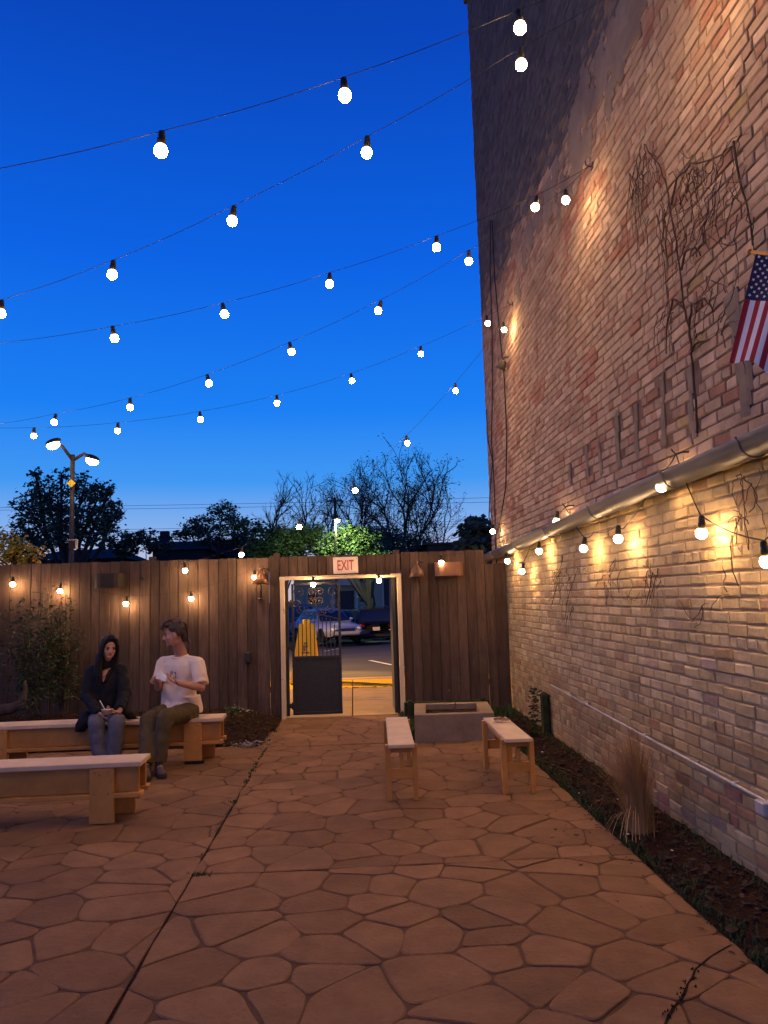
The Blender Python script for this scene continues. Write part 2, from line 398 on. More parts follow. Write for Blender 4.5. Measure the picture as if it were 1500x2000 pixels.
for reg in REG2:
    hp = poly_halfplanes(reg)
    xs = [p[0] for p in reg]; ys = [p[1] for p in reg]
    near = [s for s in seeds if min(xs)-.6 < s[0] < max(xs)+.6 and min(ys)-.6 < s[1] < max(ys)+.6]
    for s in near:
        cell = [(s[0]-.9, s[1]-.9), (s[0]+.9, s[1]-.9), (s[0]+.9, s[1]+.9), (s[0]-.9, s[1]+.9)]
        for t in near:
            dx, dy_ = t[0]-s[0], t[1]-s[1]; d2 = dx*dx+dy_*dy_
            if 0 < d2 < 2.2:
                cell = clip(cell, dx, dy_, (t[0]**2+t[1]**2-s[0]**2-s[1]**2)/2)
                if len(cell) < 3: break
        for h in hp:
            if len(cell) >= 3: cell = clip(cell, *h)
        if len(cell) >= 3 and abs(area(cell)) > .004: stones.append(cell)
cellparts = []
for cell in stones:
    c2 = [p for i, p in enumerate(cell) if math.hypot(p[0]-cell[i-1][0], p[1]-cell[i-1][1]) > .012]
    if len(c2) < 3: continue
    wj = random.uniform(.0018, .0045)
    o = inset(c2, wj)
    if len(o) < 3 or abs(area(o)) < .003: continue
    o = soften(soften(bow(o, random)), .25); i_ = inset(o, .006)
    if len(i_) < 3: continue
    n = len(o); cx = sum(p[0] for p in o)/n; cy = sum(p[1] for p in o)/n
    k = .955; top = random.uniform(-.0015, .0015)
    vs = [(p[0], p[1], -.012) for p in o]+[(p[0], p[1], -.0045+top) for p in o]+[(cx+(p[0]-cx)*k, cy+(p[1]-cy)*k, top) for p in o]
    fs = [(j, (j+1) % n, n+(j+1) % n, n+j) for j in range(n)]+[(n+j, n+(j+1) % n, 2*n+(j+1) % n, 2*n+j) for j in range(n)]+[tuple(range(2*n, 3*n))]
    q = proj((cx, cy, 0)); inv = q is not None and -60 < q[0] < 1560 and 1350 < q[1] < 2080
    ar = abs(area(o))*(1/max(cy, 1))**3
    cellparts.append((inv, ar, vs, fs, (cx, cy, 0)))
cellparts.sort(key=lambda t: (-t[0], -t[1]))
rest = MB()
for i, (inv, ar, vs, fs, c) in enumerate(cellparts):
    if inv and i < 300:
        b = MB(); b.add(vs, fs); b.build('paving_stone', m_stone, patio, origin=c)
    else: rest.add(vs, fs)
if rest.v: stuff(rest.build('paving_stones', m_stone, patio))
for pts in ([(-1.031, .9), (-1.015, .9), (-1.015, 11.03), (-1.031, 11.03)], [(-1.014, 4.938), (1.725, 4.958), (1.725, 4.97), (-1.014, 4.95)]): sheet('saw_joint', pts, m_soil, -.0052)
# weeds, dirt and a crack in the paving
b = MB()
def tuft(b, c, n, h, w, spread=.6):
    for _ in range(n):
        a = random.uniform(0, 6.283); l = h*random.uniform(.5, 1.1); o = Vector((random.gauss(0, w), random.gauss(0, w), 0))
        d = Vector((math.cos(a), math.sin(a), 0)); s = d.cross(Vector((0, 0, 1)))*random.uniform(.0025, .005)
        p0 = Vector(c)+o; p1 = p0+d*l*spread*.4+Vector((0, 0, l*.6)); p2 = p0+d*l*spread+Vector((0, 0, l*.85))
        b.add([p0-s, p0+s, p1+s*.7, p1-s*.7, p2], [(0, 1, 2, 3), (3, 2, 4)])
for _ in range(34):
    y = random.choice([random.uniform(6.2, 8.6), random.uniform(5.2, 10.6)])
    tuft(b, (-1.023+random.gauss(0, .006), y, -.004), random.randint(3, 9), random.uniform(.02, .05), .012)
for _ in range(10): tuft(b, (random.uniform(-1.05, -.9), 4.94+random.gauss(0, .01), -.004), 5, .03, .015)
pass
tag(b.build('joint_weeds', m_grass), 'small weeds growing along the straight saw joints of the paving', 'weeds', kind='stuff')
cr_pts = [PZ(px, py, .0022) for px, py in ((1428, 1845), (1405, 1858), (1388, 1868), (1372, 1882), (1358, 1893), (1352, 1910), (1343, 1922), (1338, 1938), (1330, 1952), (1316, 1968), (1306, 1985), (1296, 2010), (1288, 2050))]
b = MB(); vs = []
for i, p in enumerate(cr_pts):
    w = random.uniform(.004, .010); vs += [p+Vector((-w, 0, 0)), p+Vector((w, 0, .0003))]
b.add(vs, [(2*i, 2*i+1, 2*i+3, 2*i+2) for i in range(len(cr_pts)-1)])
structure(b.build('paving_crack', m_soil))
b = MB()
for p in cr_pts[4:12]:
    for _ in range(3): tuft(b, p+Vector((random.gauss(0, .008), random.gauss(0, .02), 0)), 3, .014, .006)
tag(b.build('crack_moss', m_moss), 'moss growing in the crack at the paving edge', 'moss', kind='stuff')

def bedmesh(name, pts_fn, x0, x1, y0, y1, inside, base, amp, step=.06):
    b = MB(); nx = int((x1-x0)/step)+1; ny = int((y1-y0)/step)+1; idx = {}
    for j in range(ny+1):
        for i in range(nx+1):
            x = x0+(x1-x0)*i/nx; y = y0+(y1-y0)*j/ny
            z = base+pts_fn(x, y)+amp*noise.noise(Vector((x*6, y*6, 3)))+amp*.6*noise.noise(Vector((x*19, y*19, 9)))
            idx[i, j] = len(b.v); b.v.append((x, y, z))
    for j in range(ny):
        for i in range(nx):
            cx = x0+(x1-x0)*(i+.5)/nx; cy = y0+(y1-y0)*(j+.5)/ny
            if inside(cx, cy): b.f.append((idx[i, j], idx[i+1, j], idx[i+1, j+1], idx[i, j+1])); b.mi.append(0)
    return structure(b.build(name, m_soil, smooth=True))
bed_h_r = lambda x, y: .05*math.sin(max(0, min(1, (x-GX)/.5))*1.9)
bedR = bedmesh('planting_bed', bed_h_r, GX+.004, 2.24, .6, 11.3, lambda x, y: True, -.02, .02)
bedR2 = bedmesh('corner_bed', lambda x, y: .03, .606, GX+.004, 8.98, 11.12, lambda x, y: True, -.01, .018)
bed_h_l = lambda x, y: .02+.16*max(0, min(1, (y-9.15)/1.2))*max(0, min(1, (-1.06-x)/.55))
bedL = bedmesh('mulch_bed', bed_h_l, -6.9, -1.035, 9.07, 11.03, lambda x, y: y > 9.09-.035*(x+1.1) and y < 11.03 and x < -1.10+.035*(y-9.08), -.006, .016)
def bed_z(x, y):
    return (-.02+bed_h_r(x, y)) if x > GX else (.02 if x > 0 else -.006+bed_h_l(x, y))
chips = MB()
def chip(b, x, y, z, s):
    R = Matrix.Rotation(random.uniform(0, 6.28), 3, 'Z') @ Matrix.Rotation(random.uniform(-.6, .6), 3, 'X') @ Matrix.Rotation(random.uniform(-.6, .6), 3, 'Y')
    b.box((x, y, z), (s*random.uniform(.6, 1.6), s*random.uniform(.3, .7), s*.25), R)
for _ in range(2300):
    if random.random() < .45: x, y = random.uniform(GX+.03, 2.2), random.uniform(1.5, 11)
    elif random.random() < .8: x, y = random.uniform(-4.6, -1.15), random.uniform(9.25, 10.95)
    else: x, y = random.uniform(.65, 1.9), random.uniform(9.1, 10.9)
    if x < 0 and y < 9.2-.035*(x+1.1): continue
    chip(chips, x, y, bed_z(x, y)+.015, random.uniform(.015, .042))
tag(chips.build('bark_mulch', m_chip), 'dark bark mulch scattered over the planting beds', 'mulch', kind='stuff')
b = MB()
for _ in range(1500):
    y = 1.6+9.4*random.random()**1.3; e = random.random()
    x = GX+abs(random.gauss(.01, .07)) if e < .75 else 2.2-abs(random.gauss(0, .05))
    tuft(b, (x, y, bed_z(x, y)+.005), random.randint(2, 5), random.uniform(.02, .07), .012)
for _ in range(260):
    x = .62+abs(random.gauss(0, .06)); y = random.uniform(9.0, 10.9); tuft(b, (x, y, .02), 4, random.uniform(.04, .11), .02)
for _ in range(260):
    x = random.uniform(1.2, 2.15); y = random.uniform(10.0, 11.0); tuft(b, (x, y, .02), 4, random.uniform(.06, .2), .03)
tag(b.build('edge_grass', m_grass), 'short dark grass and weeds along the bed edges', 'grass', kind='stuff')
b = MB()
def leaf(b, c, s, tilt=.35):
    R = Matrix.Rotation(random.uniform(0, 6.28), 3, 'Z') @ Matrix.Rotation(random.uniform(-tilt, tilt), 3, 'X')
    pts = [(-.5, 0, 0), (-.2, .22, .06), (.2, .2, .05), (.5, 0, 0), (.2, -.2, .06), (-.2, -.22, .05)]
    vs = [R @ Vector(p)*s+Vector(c) for p in pts]; b.add(vs, [(0, 1, 5), (1, 2, 4, 5), (2, 3, 4)])
for _ in range(90):
    y = random.choice([random.gauss(5.45, .35), random.gauss(7.2, .5), random.uniform(3.2, 9)])
    x = GX-abs(random.gauss(0, .22)) if y < 6.4 else random.uniform(.9, 1.7)
    leaf(b, (x, y, .006), random.uniform(.015, .05))
for _ in range(120):
    y = random.uniform(3, 9.5); x = random.uniform(GX+.02, 2.15); leaf(b, (x, y, bed_z(x, y)+.03), random.uniform(.02, .06), .9)
tag(b.build('leaf_litter', m_deadleaf), 'small dead leaves scattered by the bed edge', 'leaf litter', kind='stuff')
b = MB()
for _ in range(9):
    y = random.uniform(4.4, 8.5); x = random.uniform(GX+.03, 2.1); leaf(b, (x, y, bed_z(x, y)+.035), random.uniform(.012, .028), .7)
tag(b.build('pale_scraps', m_paper), 'tiny pale leaf scraps lying on the dark bed', 'scraps', kind='stuff')

# ------------------------------------------------------------------ the brick building
WX = 2.242; YC = 12.2; ZT = 11.86
bld = thing('brick_building', (WX, YC, 0), 'tall old cream brick building side wall along the right of the patio', 'building')
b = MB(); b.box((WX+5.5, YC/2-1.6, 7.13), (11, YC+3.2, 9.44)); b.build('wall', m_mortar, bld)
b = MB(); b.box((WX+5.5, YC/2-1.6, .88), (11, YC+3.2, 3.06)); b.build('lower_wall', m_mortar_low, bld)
b = MB(); b.box((WX+5.47, YC/2-1.55, ZT+.10), (11.06, YC+3.22, .18), ch=.01); b.build('coping', m_tar, bld)
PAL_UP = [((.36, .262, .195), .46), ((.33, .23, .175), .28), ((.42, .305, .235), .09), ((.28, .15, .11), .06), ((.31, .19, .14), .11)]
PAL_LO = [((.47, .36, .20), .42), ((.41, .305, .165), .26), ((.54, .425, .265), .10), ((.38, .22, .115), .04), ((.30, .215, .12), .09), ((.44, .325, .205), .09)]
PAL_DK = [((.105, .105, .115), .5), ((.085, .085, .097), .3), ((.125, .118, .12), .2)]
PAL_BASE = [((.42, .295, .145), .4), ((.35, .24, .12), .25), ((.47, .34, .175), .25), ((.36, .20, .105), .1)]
def pick(pal):
    r = random.random(); a = 0
    for c, w in pal:
        a += w
        if r < a: return c
    return pal[0][0]
def brick_geo(L, h, rnd, proud=.0095):
    j = lambda s: rnd.uniform(-s, s)
    hb = [(-L/2, -h/2), (L/2, -h/2), (L/2, h/2), (-L/2, h/2)]
    mid = [(a+j(.006), b_+j(.005)) for a, b_ in hb]; c = rnd.uniform(.005, .016)
    fr = [(a-math.copysign(c*rnd.uniform(.5, 1.5), a), b_-math.copysign(c*rnd.uniform(.4, 1.2), b_)) for a, b_ in mid]
    px_ = proud+j(.004)
    vs = [(.004, a, b_) for a, b_ in hb]+[(-px_+.005, a, b_) for a, b_ in mid]+[(-px_+j(.0015), a, b_) for a, b_ in fr]
    fs = []
    for k in range(4):
        n = (k+1) % 4; fs += [(k, n, 4+n, 4+k), (4+k, 4+n, 8+n, 8+k)]
    fs.append((8, 9, 10, 11)); return vs, fs
bricks = []
POCK = [(1115, 2.75, 2.95), (1148, 2.7, 3.0), (1175, 2.68, 3.02), (1212, 2.66, 3.12), (1250, 2.66, 3.08), (1305, 2.66, 3.15), (1362, 2.62, 3.1)]
pockY = [(PX(px, 900, WX).y, a, b_) for px, a, b_ in POCK]
CH = .0755; k = 0
while k*CH < 12:
    z = k*CH+CH/2; head = (k % 7 == 3); y = .9+random.uniform(0, .2)
    while y < YC-.02:
        L = .098 if (head or random.random() < .07) else .206
        L = min(L, YC-y)
        if L < .04: break
        yc = y+L/2; y += L+.011
        q = proj((WX, yc, z))
        if q is None or not (-100 < q[0] < 1640 and -160 < q[1] < 2100): continue
        if z > ZT: continue
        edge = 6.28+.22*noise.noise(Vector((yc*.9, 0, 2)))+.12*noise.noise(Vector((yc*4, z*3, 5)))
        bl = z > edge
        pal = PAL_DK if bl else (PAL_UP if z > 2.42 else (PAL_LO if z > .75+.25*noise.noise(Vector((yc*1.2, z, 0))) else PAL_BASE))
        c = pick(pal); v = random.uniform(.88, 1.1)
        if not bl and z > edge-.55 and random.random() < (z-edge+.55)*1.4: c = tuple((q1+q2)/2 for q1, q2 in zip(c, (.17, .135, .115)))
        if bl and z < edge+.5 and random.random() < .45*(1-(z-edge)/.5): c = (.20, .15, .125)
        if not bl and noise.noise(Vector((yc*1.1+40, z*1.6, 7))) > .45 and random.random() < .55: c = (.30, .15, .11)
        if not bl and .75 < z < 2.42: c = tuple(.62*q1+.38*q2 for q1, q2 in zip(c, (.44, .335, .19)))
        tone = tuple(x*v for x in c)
        drop = False
        if any(abs(yc-py_) < .05 and a < z < b_ for py_, a, b_ in pockY): drop = True
        if drop: continue
        h = CH-random.uniform(.009, .015)
        a = proj((WX, yc-L/2, z-h/2)); a2 = proj((WX, yc+L/2, z-h/2)); a3 = proj((WX, yc+L/2, z+h/2)); a4 = proj((WX, yc-L/2, z+h/2))
        vis = 0 <= q[0] <= 1500 and 0 <= q[1] <= 2000
        A = abs(area([a, a2, a3, a4])) if None not in (a, a2, a3, a4) else 0
        bricks.append((vis, A, yc, z, L, h, tone))
    k += 1
bricks.sort(key=lambda t: (-t[0], -t[1]))
rest = MB(); cache = {}
for i, (vis, A, yc, z, L, h, tone) in enumerate(bricks):
    if vis and i < 300:
        key = (round(L, 2), tuple(round(t*22) for t in tone), random.randint(0, 1))
        if key not in cache:
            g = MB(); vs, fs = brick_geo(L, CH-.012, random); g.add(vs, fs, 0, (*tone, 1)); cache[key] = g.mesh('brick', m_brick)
        o = link('brick', cache[key], bld, (random.uniform(-.003, .003), yc-YC, z), (random.uniform(-.012, .012), 0, 0))
    else:
        vs, fs = brick_geo(L, h, random); t = random.uniform(-.012, .012); dx = random.uniform(-.003, .003)
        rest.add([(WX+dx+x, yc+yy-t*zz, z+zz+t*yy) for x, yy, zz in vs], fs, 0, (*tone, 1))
stuff(rest.build('brick_courses', m_brick, bld))
def wall_blob(name, mt, y0, y1, z0, z1, fn, th, step):
    """irregular slab of render standing `th` proud of the bricks"""
    b = MB(); ny = max(2, int((y1-y0)/step)); nz = max(2, int((z1-z0)/step)); idx = {}
    keep = {(i, j) for i in range(ny) for j in range(nz) if fn(y0+(y1-y0)*(i+.5)/ny, z0+(z1-z0)*(j+.5)/nz)}
    comps = []; left = set(keep)
    while left:
        st = [left.pop()]; cmp_ = set(st)
        while st:
            i, j = st.pop()
            for d in ((1, 0), (-1, 0), (0, 1), (0, -1)):
                q = (i+d[0], j+d[1])
                if q in left: left.discard(q); cmp_.add(q); st.append(q)
        comps.append(cmp_)
    comps.sort(key=len, reverse=True)
    if len(comps) > 1:
        for cmp_ in comps:
            if len(cmp_) > 6: wall_blob(name, mt, y0, y1, z0, z1, lambda y, z, c=cmp_: (round((y-y0)/(y1-y0)*ny-.5), round((z-z0)/(z1-z0)*nz-.5)) in c, th, step)
        return
    def vid(i, j, s):
        if (i, j, s) not in idx:
            y = y0+(y1-y0)*i/ny; z = z0+(z1-z0)*j/nz; w = step*.3
            y += w*noise.noise(Vector((y*9, z*9, 1))); z += w*noise.noise(Vector((y*9, z*9, 4)))
            edge = not all((i+a, j+b2) in keep for a in (-1, 0) for b2 in (-1, 0))
            t = (th*(.25 if edge else 1)+.003*noise.noise(Vector((y*8, z*8, 0)))) if s else -.006
            idx[i, j, s] = len(b.v); b.v.append((WX-.012-t, y, z))
        return idx[i, j, s]
    for (i, j) in keep:
        b.f.append((vid(i, j, 1), vid(i+1, j, 1), vid(i+1, j+1, 1), vid(i, j+1, 1))); b.mi.append(0)
        for di, dj, a, c in ((-1, 0, (0, 0), (0, 1)), (1, 0, (1, 1), (1, 0)), (0, -1, (1, 0), (0, 0)), (0, 1, (0, 1), (1, 1))):
            if (i+di, j+dj) not in keep:
                p, q = (i+a[0], j+a[1]), (i+c[0], j+c[1])
                b.f.append((vid(*p, 0), vid(*q, 0), vid(*q, 1), vid(*p, 1))); b.mi.append(0)
    if b.f: return b.build(name, mt, bld, smooth=False)
m_parge = mat('smeared_parge', (.20, .155, .12), (.27, .21, .165), 4, rough=.95, bump=.5, spec=.1, c3=(.14, .105, .09), s3=1.5, t3=(.45, .7))
wall_blob('parge_coat', m_parge, 3.4, 9.6, 5.35, 6.7, lambda y, z: noise.noise(Vector((y*1.0, z*1.5, 12)))+.35*noise.noise(Vector((y*5, z*5, 2))) > -.12+.75*abs(z-5.95), .010, .045)
for py_, a, b_ in pockY:
    ph = random.uniform(0, 9)
    wall_blob('mortar_patch', m_patch, py_-.14, py_+.14, a-.03, b_+.05, lambda y, z, p=py_, h=ph, A=a, B=b_: abs(y-p-.02*math.sin(z*11+h)) < .036+.026*noise.noise(Vector((y*9, z*7, h))) and A < z < B+.04*noise.noise(Vector((y*20, 0, h))), .006, .022)
bp_ = PX(1455, 790, WX)
wall_blob('mortar_patch', m_patch, bp_.y-.2, bp_.y+.15, 2.6, 3.35, lambda y, z, p=bp_.y: abs(y-p+.05*math.sin(z*5)) < .075+.05*noise.noise(Vector((y*5, z*4, 8))), .008, .025)

# gutter, conduit, pier
gz0 = 2.30
g0 = PX(952, 1087, 2.13); g1 = PX(1500, 848, 2.13)
gdir = (g1-g0).normalized(); gA = g0+gdir*((12.15-g0.y)/gdir.y); gB = g0+gdir*((.5-g0.y)/gdir.y)
gut = thing('gutter', gA, 'long grey metal half round gutter running along the brick wall above the bulbs', 'gutter')
b = MB(); prof = []
for i in range(13):
    a = math.pi*(.02+.96*i/12); prof.append((-.078*math.cos(a), -.085*math.sin(a)))
outer = [(-.085, .022), (-.092, .012)]+prof+[(.078, .03), (.072, .03)]+[(x*.93, z*.93+.004) for x, z in reversed(prof)]+[(-.078, .018)]
vs = []; n = len(outer); L_ = gB-gA; steps = 14
for i in range(steps+1):
    c = gA+L_*(i/steps); w = .004*math.sin(i*1.7)
    vs += [(c.x+x+w, c.y, c.z+z+w) for x, z in outer]
b.add(vs, [(i*n+k, i*n+(k+1) % n, (i+1)*n+(k+1) % n, (i+1)*n+k) for i in range(steps) for k in range(n)]+[tuple(range(n))])
b.build('trough', m_zinc, gut, smooth=True)
for fy in (11.3, 9.7, 8.1, 6.5, 4.9, 3.9):
    t = (gA.y-fy)/(gA.y-gB.y); c = gA+L_*t; b = MB()
    b.tube([(c.x+.10, fy, c.z+.05)]+[(c.x-.085*math.cos(math.pi*k/8)*-1, fy, c.z-.091*math.sin(math.pi*k/8)) for k in range(9)]+[(c.x-.10, fy, c.z+.02)], .006, 5)
    b.build('bracket', m_zinc, gut)
c0 = PX(1077, 1338, 2.195); c1 = PX(1490, 1562, 2.195); c2 = c1+(c1-c0)*.6
con = thing('conduit', c0, 'thin pale metal conduit pipe fixed low along the brick wall', 'conduit')
b = MB(); b.tube([c0, c0+(c1-c0)*.4+Vector((0, 0, -.006)), c1, c2], .0095, 10); b.build('pipe', m_pvc, con, smooth=True)
for t in (.28, .62, .93):
    c = c0+(c1-c0)*t; b = MB(); b.box(c+Vector((.012, 0, 0)), (.03, .016, .036), ch=.004); b.tube([c+Vector((0, -.02, 0)), c+Vector((0, .02, 0))], .0135, 10); b.build('clamp', m_pvc, con)
cj = PX(1493, 1578, 2.19); b = MB(); b.box(cj, (.06, .10, .075), ch=.008); b.build('junction_box', m_pvc, con)
pr = thing('wall_pier', (2.16, 8.98, 0), 'dark mossy stub pier low on the brick wall at the conduit end', 'pier')
b = MB(); b.box((2.185, 9.0, .24), (.08, .17, .52), ch=.03); b.build('block', m_moss, pr)
b = MB()
for _ in range(420):
    y = random.gauss(8.93, .10); z = random.uniform(.0, .56)
    leaf(b, (2.08+random.uniform(-.05, .02)-.04*(1-z/.62), y, z), random.uniform(.02, .05), 1.4)
stuff(b.build('moss_growth', m_moss, pr))

# bare vine on the wall
def vine(name, label, stems, seed, hang, tw):
    rnd = random.Random(seed); base = PX(*stems[0][0], 2.20); base.z = base.z
    v = thing(name, base, label, 'vine')
    b = MB()
    for st in stems:
        pts = [PX(px+rnd.uniform(-1, 1), py+rnd.uniform(-1, 1), 2.212+rnd.uniform(-.006, .004)) for px, py in st]
        fine = []
        for i in range(len(pts)-1):
            for t in (0, .33, .66): fine.append(pts[i].lerp(pts[i+1], t)+Vector((0, rnd.gauss(0, .006), rnd.gauss(0, .006))))
        fine.append(pts[-1]); n = len(fine)
        b.tube(fine, [(.0085 if name == 'bare_vine' else .0036)*(1-.6*i/n) for i in range(n)], 5); b.build('stem', m_vine, v); b = MB()
    b = MB()
    for (px, py, l0, n) in hang:
        for _ in range(n):
            p = PX(px+rnd.gauss(0, 9), py+rnd.gauss(0, 10), 2.20); pts = [p]; l = l0*rnd.uniform(.35, 1); m = 9; dyv = rnd.uniform(-.18, .18); 
            for s in range(m):
                f = (s+1)/m
                pts.append(p+Vector((rnd.uniform(-.02, .004), dyv*math.sin(f*1.8)+rnd.gauss(0, .010), -l*f+.05*math.sin(f*3)+rnd.gauss(0, .006))))
            b.tube(pts, [.0032*(1-.6*i/m) for i in range(m+1)], 4, False)
    for (px, py, r, n) in tw:                                # tangles of fine arching twigs
        for _ in range(n):
            p = PX(px+rnd.gauss(0, r), py+rnd.gauss(0, r), 2.20); a = rnd.uniform(0, 6.28); pts = [p]; c = rnd.uniform(-.5, .5); l = rnd.uniform(.12, .34)
            for s in range(6):
                a += c*.35+rnd.gauss(0, .2); p = p+Vector((0, math.cos(a), math.sin(a)))*l/6; pts.append(Vector((2.205+rnd.uniform(-.02, .004), p.y, p.z)))
            b.tube(pts, [.0031*(1-.5*i/6) for i in range(7)], 4, False)
    stuff(b.build('twigs', m_vine, v))
vine('bare_vine', 'leafless climbing vine with a tall arching stem on the upper brick wall beside the flag',
     [[(1362, 850), (1359, 800), (1357, 745), (1352, 690), (1345, 640), (1335, 590), (1328, 520), (1318, 450), (1308, 400), (1300, 350), (1285, 320), (1268, 300), (1257, 283)],
      [(1330, 530), (1340, 490), (1358, 485), (1368, 500)], [(1312, 400), (1322, 350), (1350, 320), (1400, 308), (1430, 285)],
      [(1336, 600), (1315, 585), (1303, 630), (1300, 690)], [(1345, 640), (1352, 595), (1375, 580), (1395, 610)],
      [(1432, 275), (1440, 330), (1455, 390), (1465, 440), (1470, 480)], [(1350, 690), (1365, 665), (1385, 662)]], 3,
     [(1258, 292, .75, 10), (1240, 340, .8, 10), (1265, 330, .6, 5), (1300, 400, 1.1, 6), (1290, 420, 1.3, 5), (1345, 345, .6, 7), (1300, 600, .6, 4), (1460, 430, .5, 4)],
     [(1375, 370, 26, 22), (1385, 330, 28, 12), (1365, 470, 24, 13), (1372, 560, 24, 10), (1395, 650, 22, 10), (1405, 420, 26, 8), (1350, 420, 18, 7)])
vine('dry_creeper', 'thin dry creeper traces on the lower brick wall under the gutter',
     [[(1078, 1180), (1085, 1150), (1092, 1115), (1100, 1085)], [(1105, 1185), (1115, 1150), (1128, 1110)], [(1462, 1075), (1458, 1020), (1452, 965), (1446, 920)],
      [(1262, 1180), (1272, 1140), (1270, 1100)], [(1208, 1160), (1206, 1130), (1215, 1110)]], 9,
     [(1085, 1120, .3, 7), (1115, 1120, .3, 7), (1265, 1120, .3, 5), (1455, 940, .4, 4)],
     [(1370, 1180, 18, 4), (1420, 1160, 16, 3), (1210, 1160, 14, 5), (1290, 1120, 14, 4), (1110, 1180, 12, 6), (1460, 1000, 12, 5), (1185, 1130, 10, 5)])

# ------------------------------------------------------------------ fence and gate
FY = 11.05
fence = thing('wooden_fence', (-1, FY, 0), 'tall brown vertical board wooden fence across the back of the patio', 'fence')
def board(x0, x1, z0, z1, y=FY, name='board'):
    b = MB(); w = x1-x0; yy = y+.011+random.uniform(-.0015, .0015)
    b.box(((x0+x1)/2, yy, (z0+z1)/2), (w, .02, z1-z0), Matrix.Rotation(random.gauss(0, .0008), 3, 'Y') @ Matrix.Rotation(random.gauss(0, .012), 3, 'Z'), ch=.003)
    return b.build(name, m_fence, fence, origin=((x0+x1)/2, yy, z0))
def boards(x0, x1, z0, z1, jit=.008, y=FY):
    x = x0; n_ = 0
    while x < x1-.02:
        w = random.uniform(.125, .15); e = min(x+w, x1)
        if x1-e < .05: e = x1
        board(x, e-random.uniform(.003, .007), z0, z1+random.uniform(-jit, jit), y+(.004 if n_ % 2 else -.004)); x = e; n_ += 1
        if x < x1-.03: b = MB(); b.box((x-.002, y+.0345, (z0+z1)/2), (.05, .016, z1-z0-.02), ch=.002); b.build('batten', m_fence, fence, origin=(x, y+.0345, z0))
boards(-7.2, -1.19, .03, 2.262); board(-1.19, -1.05, .02, 2.27, FY-.024)
boards(-1.045, .685, 1.985, 2.262, .006); boards(.70, 1.905, .03, 2.285, .006)
boards(1.91, 2.225, .02, 2.085, .004, FY+.035)
for x in (-2.87, -1.09, .64):
    b = MB(); b.box((x, FY+.135, 1.16), (.09, .09, 2.33), ch=.006); b.build('post', m_fence, fence, origin=(x, FY+.085, 0))
for z in (.4, 1.3, 2.1):
    b = MB(); b.box((-4.15, FY+.066, z), (6.0, .04, .085), ch=.004); b.build('rail', m_fence, fence, origin=(-4.1, FY+.05, z))
    b = MB(); b.box((1.33, FY+.068, z), (1.24, .04, .085), ch=.004); b.build('rail', m_fence, fence, origin=(1.3, FY+.05, z))
b = MB(); b.box((-.18, FY+.068, 2.1), (1.8, .04, .14), ch=.004); b.build('rail', m_fence, fence, origin=(-.2, FY, 2.1))
gate = thing('iron_gate', (-.16, FY, 0), 'black iron gate with scrolls and solid lower panel in a peeling cream timber frame', 'gate')
for x in (-1.005, .66):
    b = MB(); b.box((x, FY-.01, .965), (.06, .11, 1.93), ch=.004); b.build('frame_jamb', m_cream, gate, origin=(x, FY, 0))
b = MB(); b.box((-.172, FY-.012, 1.955), (1.735, .115, .05), ch=.004); b.build('frame_head', m_cream, gate, origin=(-.17, FY, 1.955))
gy = FY+.10; gl = P(571, 1285, gy); gr = P(667, 1285, gy); X0, X1 = gl.x, gr.x; zt = P(600, 1140, gy).z; zm = gl.z; zb = .03; zbar = P(620, 1208, gy).z
b = MB(); b.box(((X0+X1)/2, gy, (zb+zm)/2), (X1-X0, .012, zm-zb), ch=.002); b.build('lower_panel', m_iron, gate)
b = MB()
b.box((X0+.017, gy-.001, (zb+zt)/2), (.034, .034, zt-zb), ch=.003); b.box((X1-.017, gy-.001, (zb+zt)/2), (.034, .034, zt-zb), ch=.003)
for z, h in ((zt, .036), (zm, .04), (zb+.02, .04)): b.box(((X0+X1)/2, gy-.002, z), (X1-X0-.068, .032, h), ch=.003)
b.build('gate_frame', m_iron, gate)
nb = 11
for i in range(1, nb):
    x = X0+.034+(X1-X0-.068)*i/nb; top = zbar-.05+.075*math.sin(math.pi*i/nb)
    b = MB(); b.box((x, gy, (zm+.02+top)/2), (.013, .013, top-zm-.02), ch=.002); b.build('bar', m_iron, gate, origin=(x, gy, zm))
def scroll(b, c, r, s, flip, turns=1.35, w=.008):
    pts = []
    for i in range(26):
        t = i/25; a = t*turns*2*math.pi; rr = r*(1-.78*t)
        pts.append(Vector((c[0]+flip*(rr*math.cos(a)), gy-.004, c[1]+s*(rr*math.sin(a)))))
    b.tube(pts, w, 5); return pts[0]
xm = (X0+X1)/2
def scroll_part(c, r, s, fl, mt=None):
    b = MB(); p = scroll(b, c, r, s, fl); b.build('scroll', mt or m_iron_old, gate, origin=(c[0], gy, c[1]))
zs = zt-.12
for fl in (-1, 1):
    scroll_part((xm+fl*.062, zs), .062, 1, -fl); scroll_part((xm+fl*.06, zs-.135), .055, 1, -fl)
    scroll_part((xm+fl*.24, zs-.01), .08, 1, fl, m_iron); scroll_part((xm+fl*.21, zs-.24), .07, -1, fl, m_iron); scroll_part((xm+fl*.10, zs-.28), .06, -1, -fl, m_iron)
    scroll_part((xm+fl*.28, zs-.17), .06, 1, -fl, m_iron)
b = MB(); b.tube([(xm, gy, zs+.02), (xm, gy, zs-.30), (xm, gy, zbar)], .009, 6); b.tube([(xm-.012, gy, zs-.33), (xm-.35, gy, zs-.37), (X0+.03, gy, zs-.42)], .006, 5); b.tube([(xm+.012, gy, zs-.33), (xm+.2, gy, zs-.36), (X1-.03, gy, zs-.40)], .006, 5)
b.build('scroll_stem', m_iron, gate)
hx = P(562, 1300, gy).x
b = MB(); b.box((hx, gy, .97), (.045, .05, 1.9), ch=.003); b.build('hinge_post', m_iron, gate)
